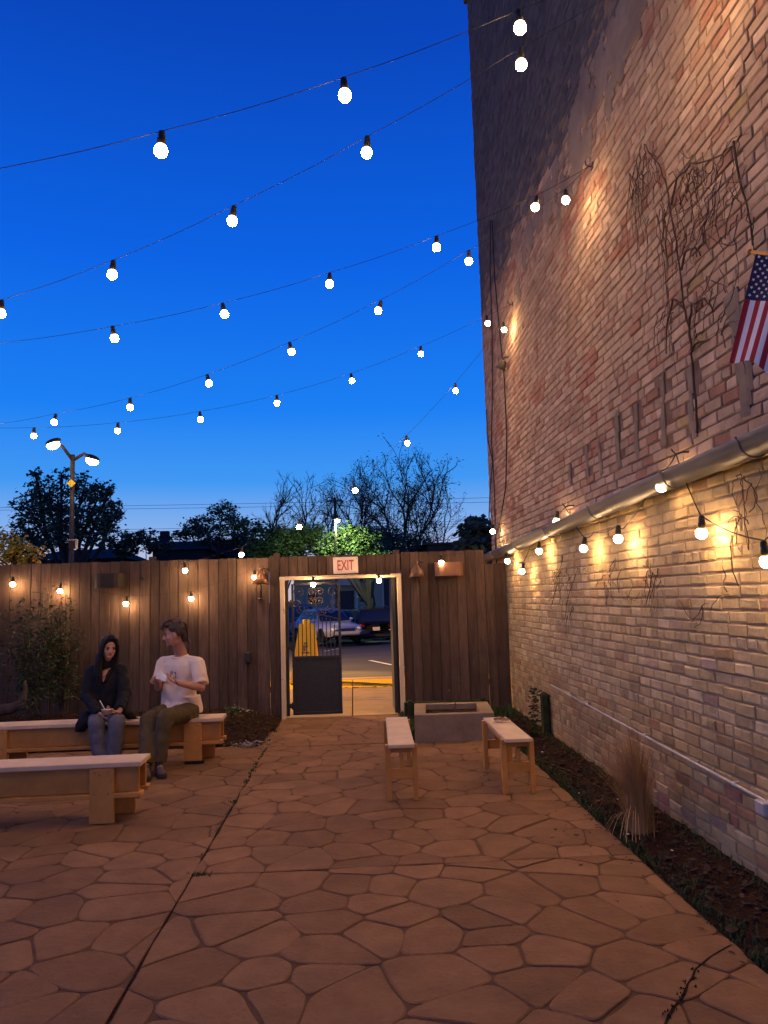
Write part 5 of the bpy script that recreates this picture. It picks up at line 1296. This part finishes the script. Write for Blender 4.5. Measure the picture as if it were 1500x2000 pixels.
    for sgn in (-1, 1):
        for i in range(3):
            a0, a1 = xs[i], xs[i+1]; zt_ = Hh-.10; at = max(a0, xr+.05) if i == 0 else a0; bt = min(a1, xf-.04) if i == 2 else a1
            quad((a0, sgn*(wb), belt+.03), (a1, sgn*(wb), belt+.03), (bt, sgn*(yw(zt_)), zt_), (at, sgn*yw(zt_), zt_), 'side_window', m_glass, .02, .09)
        b = MB(); b.ball((xb1-.25, sgn*(wb+.13), belt+.06), (.07, .10, .07)); bl('mirror', b, paint, True)
        zl = belt-.16
        b = MB(); b.box((-L/2+.05, sgn*hw*.74, zl), (.10, hw*.36, .17 if suv else .15), ch=.03); bl('tail_light', b, m_tail)
        b = MB(); b.box((-L/2+.03, sgn*hw*.70, zl-.2), (.08, hw*.16, .06), ch=.02); bl('reverse_light', b, m_head)
        b = MB(); b.ball((L/2-.12, sgn*hw*.66, belt-.33), (.13, .18, .085)); bl('headlight', b, m_head, True)
        if suv:
            b = MB(); b.tube([(top[0][0]+.1, sgn*(wt-.02), Hh-.01), (0, sgn*(wt-.02), Hh+.05), (top[-1][0]-.05, sgn*(wt-.02), Hh)], .02, 6); bl('roof_rail', b, m_chrome)
        for xx in (-L*.30, L*.30):
            wr = .35 if suv else .32; b = MB(); M = Matrix.Translation((xx, sgn*(hw-.10), wr)) @ Matrix.Rotation(math.pi/2, 4, 'X')
            b.lathe([(wr*.62, -.10), (wr*.95, -.11), (wr, -.06), (wr, .06), (wr*.95, .11), (wr*.62, .10)], 22, M); w = bl('wheel', b, m_rubber)
            b = MB(); M2 = Matrix.Translation((xx, sgn*(hw-.03), wr)) @ Matrix.Rotation(math.pi/2, 4, 'X'); b.lathe([(0, -.03), (wr*.15, -.035), (wr*.2, -.01), (wr*.58, -.02), (wr*.63, .03)] if True else [], 20, M2)
            bl('rim', b, m_chrome, par=w)
    b = MB(); b.box((-L/2-.005, 0, belt-.30), (.03, .34, .17), ch=.006); bl('licence_plate', b, m_plate)
    b = MB(); b.box((-L/2+.02, 0, .42), (.16, Wd*.9, .16), ch=.05); bl('rear_bumper', b, m_black if suv else paint)
    b = MB(); b.box((L/2-.05, 0, .42), (.16, Wd*.72, .20), ch=.05); bl('front_bumper', b, m_black if suv else paint)
    b = MB(); b.box((L/2-.02, 0, belt-.42), (.06, Wd*.45, .12), ch=.02); bl('grille', b, m_black)
    return t
sv = P(731, 1256, 36.0); car('parked_car', 'black suv with roof rails seen from behind through the gate opening', V(sv.x+.02, 37.6, sv.z-.03), math.radians(90+2), 4.6, 1.86, 1.72, 'suv', m_carblack, .97)
s2_ = P(640, 1254, 34.5); car('parked_car', 'silver car facing the street behind the gate bars left of the black suv', V(s2_.x-.12, 35.4, s2_.z), math.radians(-62), 4.3, 1.76, 1.48, 'sedan', m_carsilver)
s3_ = P(592, 1250, 38.0); car('parked_car', 'dark blue car behind the yellow board at the left of the gate view', V(s3_.x-.3, 38.9, s3_.z-.05), math.radians(-12), 4.6, 1.85, 1.72, 'suv', m_carblue)
s4_ = P(690, 1250, 40.0); car('parked_car', 'blue grey car mostly hidden behind the left side of the black suv', V(s4_.x-.35, 40.6, s4_.z-.08), math.radians(78), 4.5, 1.8, 1.62, 'suv', m_cardark)

# grey house across the street
HY = 47.0; hz0 = -.75
hb = P(715, 1240, HY); t = thing('house', V(hb.x, HY, hz0), 'grey house across the street with a small white pedimented door porch', 'house')
hx0, hx1 = P(575, 1200, HY).x, P(905, 1200, HY).x; hzt = 3.3
b = MB(); b.box(((hx0+hx1)/2, HY+4, (hz0+hzt)/2), (hx1-hx0, 8, hzt-hz0)); b.build('wall', m_house, t)
b = MB(); nsd = 17
for i in range(nsd):
    z = hz0+.2+i*(hzt-hz0-.2)/nsd; b.box(((hx0+hx1)/2, HY-.012, z+.10), (hx1-hx0, .03, .19), Matrix.Rotation(.06, 3, 'X'))
stuff(b.build('siding', m_house, t))
b = MB(); rx0, rx1 = hx0-.5, hx1+.5
vs = [V(rx0, HY-.6, hzt), V(rx1, HY-.6, hzt), V(rx1, HY+8.6, hzt), V(rx0, HY+8.6, hzt), V(rx0, HY+4, hzt+1.0), V(rx1, HY+4, hzt+1.0)]
b.add(vs, [(0, 1, 5, 4), (2, 3, 4, 5), (0, 4, 3), (1, 2, 5), (0, 3, 2, 1)]); b.build('roof', m_roof, t)
dx = P(674, 1180, HY).x; dz = P(674, 1146, HY).z; dw = 1.05
b = MB(); b.box((dx, HY-.05, (hz0+dz-.25)/2), (dw, .06, dz-.25-hz0), ch=.01); b.build('door', m_darkdoor, t)
for s in (-1, 1):
    b = MB(); b.tube([(dx+s*.70, HY-.35, hz0), (dx+s*.70, HY-.35, dz)], .09, 10); b.box((dx+s*.70, HY-.35, dz), (.26, .26, .1), ch=.01); b.build('porch_column', m_trim, t)
b = MB(); ar = [V(dx+1.0*math.cos(math.pi*k/12), HY-.5, dz+.08+.42*math.sin(math.pi*k/12)) for k in range(13)]; n = len(ar); bk = [p+V(0, .5, 0) for p in ar]
b.add(ar+bk, [tuple(range(n)), tuple(range(2*n-1, n-1, -1))]+[(k, (k+1) % n, n+(k+1) % n, n+k) for k in range(n)]); b.build('porch_pediment', m_trim, t)
def win(px0, px1, py0, py1):
    a = P(px0, py1, HY); c = P(px1, py0, HY); x = (a.x+c.x)/2; z = (a.z+c.z)/2; w = c.x-a.x; h = c.z-a.z
    b = MB(); b.box((x-w/2, HY-.05, z), (.1, .10, h+.1), ch=.01); b.box((x+w/2, HY-.05, z), (.1, .10, h+.1), ch=.01); b.box((x, HY-.052, z+h/2), (w-.1, .10, .1), ch=.01); b.box((x, HY-.052, z-h/2), (w-.1, .12, .1), ch=.01); b.box((x, HY-.055, z), (w-.1, .06, .05)); f = b.build('window', m_trim, t, origin=(x, HY, z))
    b = MB(); b.box((x, HY-.03, z), (w-.1, .03, h-.1)); b.build('pane', m_glass, f)
win(698, 716, 1156, 1178); win(800, 822, 1154, 1178); win(600, 622, 1156, 1180)
b = MB(); x = P(757, 1160, HY).x; b.box((x, HY-.04, 1.0), (.62, .06, 3.5), ch=.01); b.build('side_door', m_darkdoor, t)
b = MB(); x2 = P(748, 1160, HY).x; b.box((x2, HY-.05, 1.0), (.10, .09, 3.5), ch=.01); b.build('corner_trim', m_trim, t)

# ------------------------------------------------------------------ street lamps and poles
LY = 20.0; lp = P(142, 896, LY); base = V(P(140, 1080, LY).x, LY, -.3)
t = thing('street_lamp', base, 'double arm street lamp on a tall pole carrying a yellow diamond sign', 'street lamp')
top = P(142, 888, LY); b = MB(); b.tube([base, base.lerp(top, .5), top], [.070, .062, .055], 10); b.build('pole', m_pole, t, True)
for hd_, el_, dirn in ((P(104, 864, LY-.6), P(122, 872, LY-.25), -1), (P(180, 895, LY-.6), P(164, 886, LY-.25), 1)):
    b = MB(); b.tube([P(142, 899, LY), el_, hd_], [.045, .04, .035], 8); b.build('arm', m_pole, t, True)
    d = V(dirn*1.0, 0, 0); R = Matrix.Rotation(dirn*.35, 3, 'Y'); b = MB(); b.ball(hd_+V(0, 0, .015), (.20, .13, .075), R, 16, 8); h = b.build('lamp_head', m_pole, t, True)
    b = MB(); b.ball(hd_+V(0, 0, -.065), (.165, .11, .11), R, 14, 8); b.build('lamp_glass', m_sodium, h, True)
    # the right head is turned to the street, the left head to the sidewalk before the gate
    ld = bpy.data.lights.new('lamp_light', 'SPOT'); ld.energy = 13500 if dirn < 0 else 15000; ld.color = (1, .53, .11); ld.spot_size = math.radians(68 if dirn < 0 else 90); ld.spot_blend = .18; ld.shadow_soft_size = .12
    lo = bpy.data.objects.new('lamp_light', ld); C.objects.link(lo); lo.parent = t; lo.location = hd_+V(0, 0, -.20)-base
    lo.rotation_euler = (V(.45, -.40, -.80) if dirn < 0 else V(.50, .40, -.76)).to_track_quat('-Z', 'Y').to_euler()
dsn = P(139, 944, LY-.12); hs = .155; b = MB(); R = Matrix.Rotation(math.radians(45), 3, 'Y'); b.box(dsn, (hs*1.0, .012, hs*1.0), R, ch=.004); sg_ = thing('diamond_sign', dsn, 'blank yellow diamond shaped sign fixed on the street lamp pole', 'road sign'); b.build('plate', m_ysign, sg_)
b = MB(); b.tube([dsn+V(0, .01, 0), dsn+V(0, .12, 0)], .02, 6); b.build('bracket', m_pole, sg_)
bx = P(142, 1064, LY-.2); t = thing('pole_box', bx, 'small pale utility box mounted low on the street lamp pole', 'utility box')
b = MB(); b.box(bx, (.16, .14, .21), ch=.01); b.build('housing', m_pole, t); b = MB(); b.box(bx+V(.105, -.03, 0), (.045, .08, .22), ch=.005); b.build('meter_cover', m_trim, t); b = MB(); b.box(bx+V(0, 0, .118), (.24, .17, .02), ch=.004); b.build('cap', m_trim, t)
fy = 40.6; fb = P(655, 1090, fy); ft = P(655, 1018, fy); t = thing('street_lamp', V(fb.x, fy, -.75), 'distant small white street lamp glowing beside the lit green tree crown', 'street lamp')
b = MB(); b.tube([V(fb.x, fy, -.75), V(ft.x, fy, ft.z+.1)], .06, 8); b.build('pole', m_pole, t); b = MB(); b.box((ft.x+.1, fy-.1, ft.z+.12), (.5, .3, .1), ch=.03); b.build('lamp_head', m_pole, t)
b = MB(); b.ball((ft.x+.1, fy-.15, ft.z), (.13, .13, .09)); b.build('lamp_glass', m_farlamp, t, True)
ld = bpy.data.lights.new('lamp_light', 'SPOT'); ld.energy = 1500; ld.spot_size = math.radians(140); ld.spot_blend = .3; ld.color = (.85, 1, .6); ld.shadow_soft_size = .2; lo = bpy.data.objects.new('lamp_light', ld); C.objects.link(lo); lo.parent = t; lo.location = V(ft.x+.1, fy-.15, ft.z-.22)-V(fb.x, fy, -.75); lo.rotation_euler = V(.25, .75, -.6).to_track_quat('-Z', 'Y').to_euler()
def upole(px, py, y, label, w=.11):
    tp = P(px, py, y); t = thing('utility_pole', V(tp.x, y, -.75), label, 'utility pole'); b = MB(); b.tube([V(tp.x, y, -.75), V(tp.x, y, tp.z)], [w*1.3, w], 8); b.build('pole', m_woodpole, t); b = MB(); b.box((tp.x, y-.12, tp.z-.35), (1.6, .09, .11), ch=.01); b.build('cross_arm', m_woodpole, t); return t, tp
u1, t1 = upole(203, 986, 52, 'dark wooden utility pole rising among the branches of the big tree at left')
b = MB(); b.lathe([(.22, 0), (.24, .05), (.24, .62), (.2, .7)], 12, Matrix.Translation(t1+V(.42, -.3, -1.55))); b.build('transformer', m_woodpole, u1)
u2, t2 = upole(654, 972, 76, 'distant utility pole standing among the bare trees above the gate', .13)
pw_ = thing('power_lines', P(240, 990, 76), 'thin power lines crossing the sky low behind the trees', 'power lines')
for ya, yb in ((988, 975), (992, 985), (1036, 1018), (1040, 1024), (1045, 1029)):
    a, c = P(-300, ya+6, 78), P(1300, yb-14, 78); pts = [a.lerp(c, f)-V(0, 0, 1.2*4*f*(1-f)*.25) for f in [k/24 for k in range(25)]]; b = MB(); b.tube(pts, .022, 4); b.build('wire', m_wire, pw_)

# ------------------------------------------------------------------ trees
def branch(b, p, d, l, r, depth, rnd, tips, spread=.55, grav=.0, nseg=4, ratio=.72):
    pts = [p]; q = p
    for i in range(nseg):
        d = (d+Vector((rnd.gauss(0, .11), rnd.gauss(0, .11), rnd.gauss(0, .07)+grav))).normalized(); q = q+d*l/nseg; pts.append(q)
    b.tube(pts, [r*(1-.38*i/nseg) for i in range(nseg+1)], 5 if depth > 2 else (4 if depth > 1 else 3), False)
    tips.append((q, d, depth))
    if depth <= 0: return
    for k in range(rnd.choice((2, 2, 3)) if depth > 1 else 3):
        ax = d.orthogonal().normalized(); ax = Matrix.Rotation(rnd.uniform(0, 6.28), 3, d) @ ax
        nd = Matrix.Rotation(rnd.uniform(.25, 1)*spread*(1.2 if k else .6), 3, ax) @ d
        st = q if rnd.random() < .6 else pts[rnd.randint(max(1, nseg-2), nseg)]
        branch(b, st, nd, l*rnd.uniform(ratio-.1, ratio+.1), r*.66, depth-1, rnd, tips, spread, grav, nseg, ratio)
    if depth > 1:
        for k in range(2):
            st = pts[rnd.randint(1, nseg-1)]; ax = Matrix.Rotation(rnd.uniform(0, 6.28), 3, d) @ d.orthogonal().normalized()
            branch(b, st, Matrix.Rotation(rnd.uniform(.5, 1.0), 3, ax) @ d, l*.5, r*.38, depth-2, rnd, tips, spread, grav, 3, ratio)
def leafquad(b, c, s, rnd):
    R = Matrix.Rotation(rnd.uniform(0, 6.28), 3, 'Z') @ Matrix.Rotation(rnd.uniform(-1.2, 1.2), 3, 'X') @ Matrix.Rotation(rnd.uniform(-.8, .8), 3, 'Y')
    b.add([c+R @ Vector(p)*s for p in ((-.5, -.1, 0), (0, -.34, .05), (.5, 0, -.04), (.05, .32, .05))], [(0, 1, 2, 3)])
def bare_tree(px, pyb, pyt, y, label, seed, depth=5, spread=.6, buds=0, mt=m_bark, r=.16, lean=(0, 0), trunk=.28):
    rnd = random.Random(seed); b0 = P(px, pyb, y); b0.z = -.75; h = P(px, pyt, y).z+.75; t = thing('bare_tree', b0, label, 'tree'); b = MB(); tips = []
    b.tube([b0, b0+V(lean[0]*.5, 0, h*trunk*.5), b0+V(lean[0], 0, h*trunk)], [r*1.25, r*1.05, r*.9], 8, False); q = b0+V(lean[0], 0, h*trunk)
    for k in range(3):
        a = k*2.1+rnd.uniform(-.3, .3); branch(b, q-V(0, 0, .05), V(math.cos(a)*.42+lean[1], math.sin(a)*.3, 1).normalized(), h*.26, r*.80, depth-1, rnd, tips, spread, .03)
    b.build('trunk', mt, t); lb = MB()
    for (p, d, dp) in tips:
        if dp <= 1:
            for _ in range(buds): leafquad(lb, p+Vector((rnd.gauss(0, .2), rnd.gauss(0, .2), rnd.gauss(0, .2))), rnd.uniform(.09, .2), rnd)
    if lb.v: stuff(lb.build('buds', m_dkleaf, t))
    return t
def crown_tree(name, px, pyb, y, label, blobs, seed, leafn, ls, mt, trunk_r=.2, base_z=-.75, limbs=True, group=None):
    """blobs: (px, py, rx, ry) in the photo's scale at distance y"""
    rnd = random.Random(seed); b0 = P(px, pyb, y); b0.z = base_z; t = thing(name, b0, label, 'tree' if 'tree' in name else 'bush', group); k = y/FPX
    bb = [(P(a, c, y), rx*k, ry*k) for a, c, rx, ry in blobs]; tb = MB()
    topz = max(p.z for p, _, _ in bb); tb.tube([b0, b0+V(.1, 0, (topz-base_z)*.35), b0+V(-.05, 0, (topz-base_z)*.6)], [trunk_r*1.2, trunk_r, trunk_r*.6], 7, False); lb = MB()
    fork = b0+V(.05, 0, (topz-base_z)*.3)
    for (c, rx, rz) in bb:
        mid = fork.lerp(c, .5)+V(rnd.gauss(0, .2), rnd.gauss(0, .3), .2); tb.tube([fork, mid, c, c+V(rnd.gauss(0, rx*.4), 0, rz*.7)], [trunk_r*.5, trunk_r*.35, trunk_r*.2, .02], 5, False)
        for _ in range(5): e = c+V(rnd.gauss(0, rx*.5), rnd.gauss(0, rx*.5), rnd.gauss(0, rz*.5)); tb.tube([mid.lerp(c, .6), e], [trunk_r*.14, .015], 4, False)
    tot = sum(rx*rz for _, rx, rz in bb)
    for (c, rx, rz) in bb:
        nl = int(leafn*rx*rz/tot); ncl = max(5, nl//16)
        for _ in range(ncl):
            while True:
                u = Vector((rnd.uniform(-1, 1), rnd.uniform(-1, 1), rnd.uniform(-1, 1)))
                if .15 < u.length < 1.05: break
            cc = c+V(u.x*rx, u.y*rx*.8, u.z*rz); cr_ = rnd.uniform(.35, .9)*.22*min(rx, rz)+.08
            for _ in range(16): leafquad(lb, cc+V(rnd.gauss(0, cr_), rnd.gauss(0, cr_), rnd.gauss(0, cr_*.7)), ls*rnd.uniform(.6, 1.3), rnd)
    tb.build('trunk', m_bark, t); stuff(lb.build('crown', mt, t)); return t
crown_tree('dark_tree', 135, 1095, 44, 'big dark leafy tree behind the street lamp at left',
    [(85, 955, 26, 26), (60, 1000, 38, 32), (45, 1030, 26, 26), (110, 990, 40, 40), (165, 950, 30, 28), (190, 975, 26, 28), (150, 1010, 45, 34), (205, 1010, 34, 26), (225, 1000, 18, 22), (110, 1045, 60, 30), (185, 1045, 50, 26), (60, 1060, 40, 24), (120, 925, 14, 12), (70, 925, 10, 8), (215, 955, 10, 10)], 51, 7000, .24, m_dkleaf, .3)
crown_tree('dark_bush', 280, 1095, 48, 'low dark bushes between the big tree and the house roof', [(255, 1062, 22, 18), (285, 1050, 20, 14), (310, 1066, 26, 16), (235, 1072, 28, 16)], 52, 2000, .24, m_dkleaf, .1)
crown_tree('leafy_tree', 430, 1095, 56, 'loose dark green tree left of the bare trees', [(435, 1000, 26, 20), (400, 1025, 34, 20), (460, 1020, 30, 20), (370, 1035, 26, 14), (350, 1048, 22, 12), (480, 1045, 30, 18), (430, 1050, 50, 18), (500, 1030, 18, 14)], 53, 5200, .22, m_dkleaf, .2)
crown_tree('dark_bush', 545, 1098, 46, 'dense dark green bushes in the middle behind the fence', [(520, 1060, 40, 26), (560, 1050, 34, 22), (590, 1060, 34, 28), (545, 1080, 60, 20), (615, 1045, 22, 22)], 54, 5200, .23, m_gleaf, .12)
crown_tree('street_tree', 722, 1200, 42.5, 'street tree with forked dark trunk, its bright green crown lit by the small lamp', [(680, 1050, 34, 24), (655, 1065, 30, 22), (712, 1062, 28, 24), (640, 1080, 30, 18), (695, 1082, 44, 18), (740, 1092, 34, 14), (722, 1100, 30, 10)], 55, 6400, .19, m_gleaf, .24, -.6)
crown_tree('dark_bush', 775, 1098, 50, 'dark bushes at the foot of the bare trees on the right', [(745, 1055, 28, 26), (780, 1060, 32, 24), (815, 1065, 26, 20), (770, 1082, 60, 16), (725, 1040, 18, 14)], 56, 4200, .22, m_dkleaf, .12)
bare_tree(558, 1090, 938, 60, 'bare branching tree in the middle behind the fence', 61, 6, .62, 0, r=.15)
bare_tree(655, 1090, 935, 64, 'left of the crowded bare trees, its branches leaning over the distant pole', 62, 6, .6, 1, r=.15)
bare_tree(717, 1090, 925, 62, 'bare tree with fine twigs just right of the bulb that hangs before the branches', 63, 6, .58, 1, r=.15)
bare_tree(790, 1085, 893, 58, 'tallest bare tree at right with scattered buds against the sky', 64, 6, .6, 2, r=.17)
bare_tree(815, 1085, 950, 66, 'bare tree nearest the brick building, leaning right with sparse buds', 65, 6, .66, 2, r=.14, lean=(.4, .25))
crown_tree('yellow_bush', 20, 1120, 13.6, 'yellow green shrub at the far left lit by the lamp above the fence', [(15, 1075, 26, 16), (45, 1072, 24, 14), (0, 1050, 18, 14), (30, 1095, 34, 14), (60, 1080, 10, 8)], 57, 900, .085, m_yleaf, .05, 0)
crown_tree('round_tree', 930, 1090, 30, 'small dark tree with drooping leaves beside the building corner', [(925, 1040, 24, 16), (945, 1050, 20, 22), (915, 1062, 22, 16), (935, 1075, 34, 14), (930, 1018, 16, 10)], 58, 1500, .30, m_dkleaf, .1)
# dark roofs on the horizon
def lowhouse(label, px0, px1, pyt, y, gable, pyb=1100, chim=None):
    a, c = P(px0, pyt, y), P(px1, pyt, y); t = thing('distant_house', V((a.x+c.x)/2, y, -.75), label, 'house'); hh = a.z+.75; ev = a.z-(.9 if gable else .12); cx, w = (a.x+c.x)/2, c.x-a.x
    b = MB(); b.box((cx, y+4, (ev-.75)/2), (w*.96, 8, ev+.75)); b.build('wall', m_roof, t); b = MB()
    if gable:
        vs = [V(a.x-.3, y-.4, ev), V(c.x+.3, y-.4, ev), V(c.x+.3, y+8.4, ev), V(a.x-.3, y+8.4, ev), V(a.x+w*.2, y+4, a.z), V(c.x-w*.2, y+4, a.z)]; b.add(vs, [(0, 1, 5, 4), (2, 3, 4, 5), (0, 4, 3), (1, 2, 5), (0, 3, 2, 1)])
    else: b.box((cx, y+4, a.z-.06), (w+.4, 8.6, .14), ch=.02)
    b.build('roof', m_roof, t)
    if chim:
        p = P(chim, pyt, y+3); b = MB(); b.box((p.x, y+3, a.z+.1), (.6, .6, 1.2), ch=.02); b.build('chimney', m_roof, t)
lowhouse('dark house silhouette with a chimney left of the middle above the fence', 296, 398, 1050, 54, True, chim=322)
lowhouse('long dark roof silhouette behind the fence in the middle', 385, 500, 1056, 62, False)
lowhouse('flat dark roof at right between the bare trees and the brick building', 832, 985, 1061, 48, False)
lowhouse('low dark house roof under the big tree at left', 40, 235, 1068, 50, True)
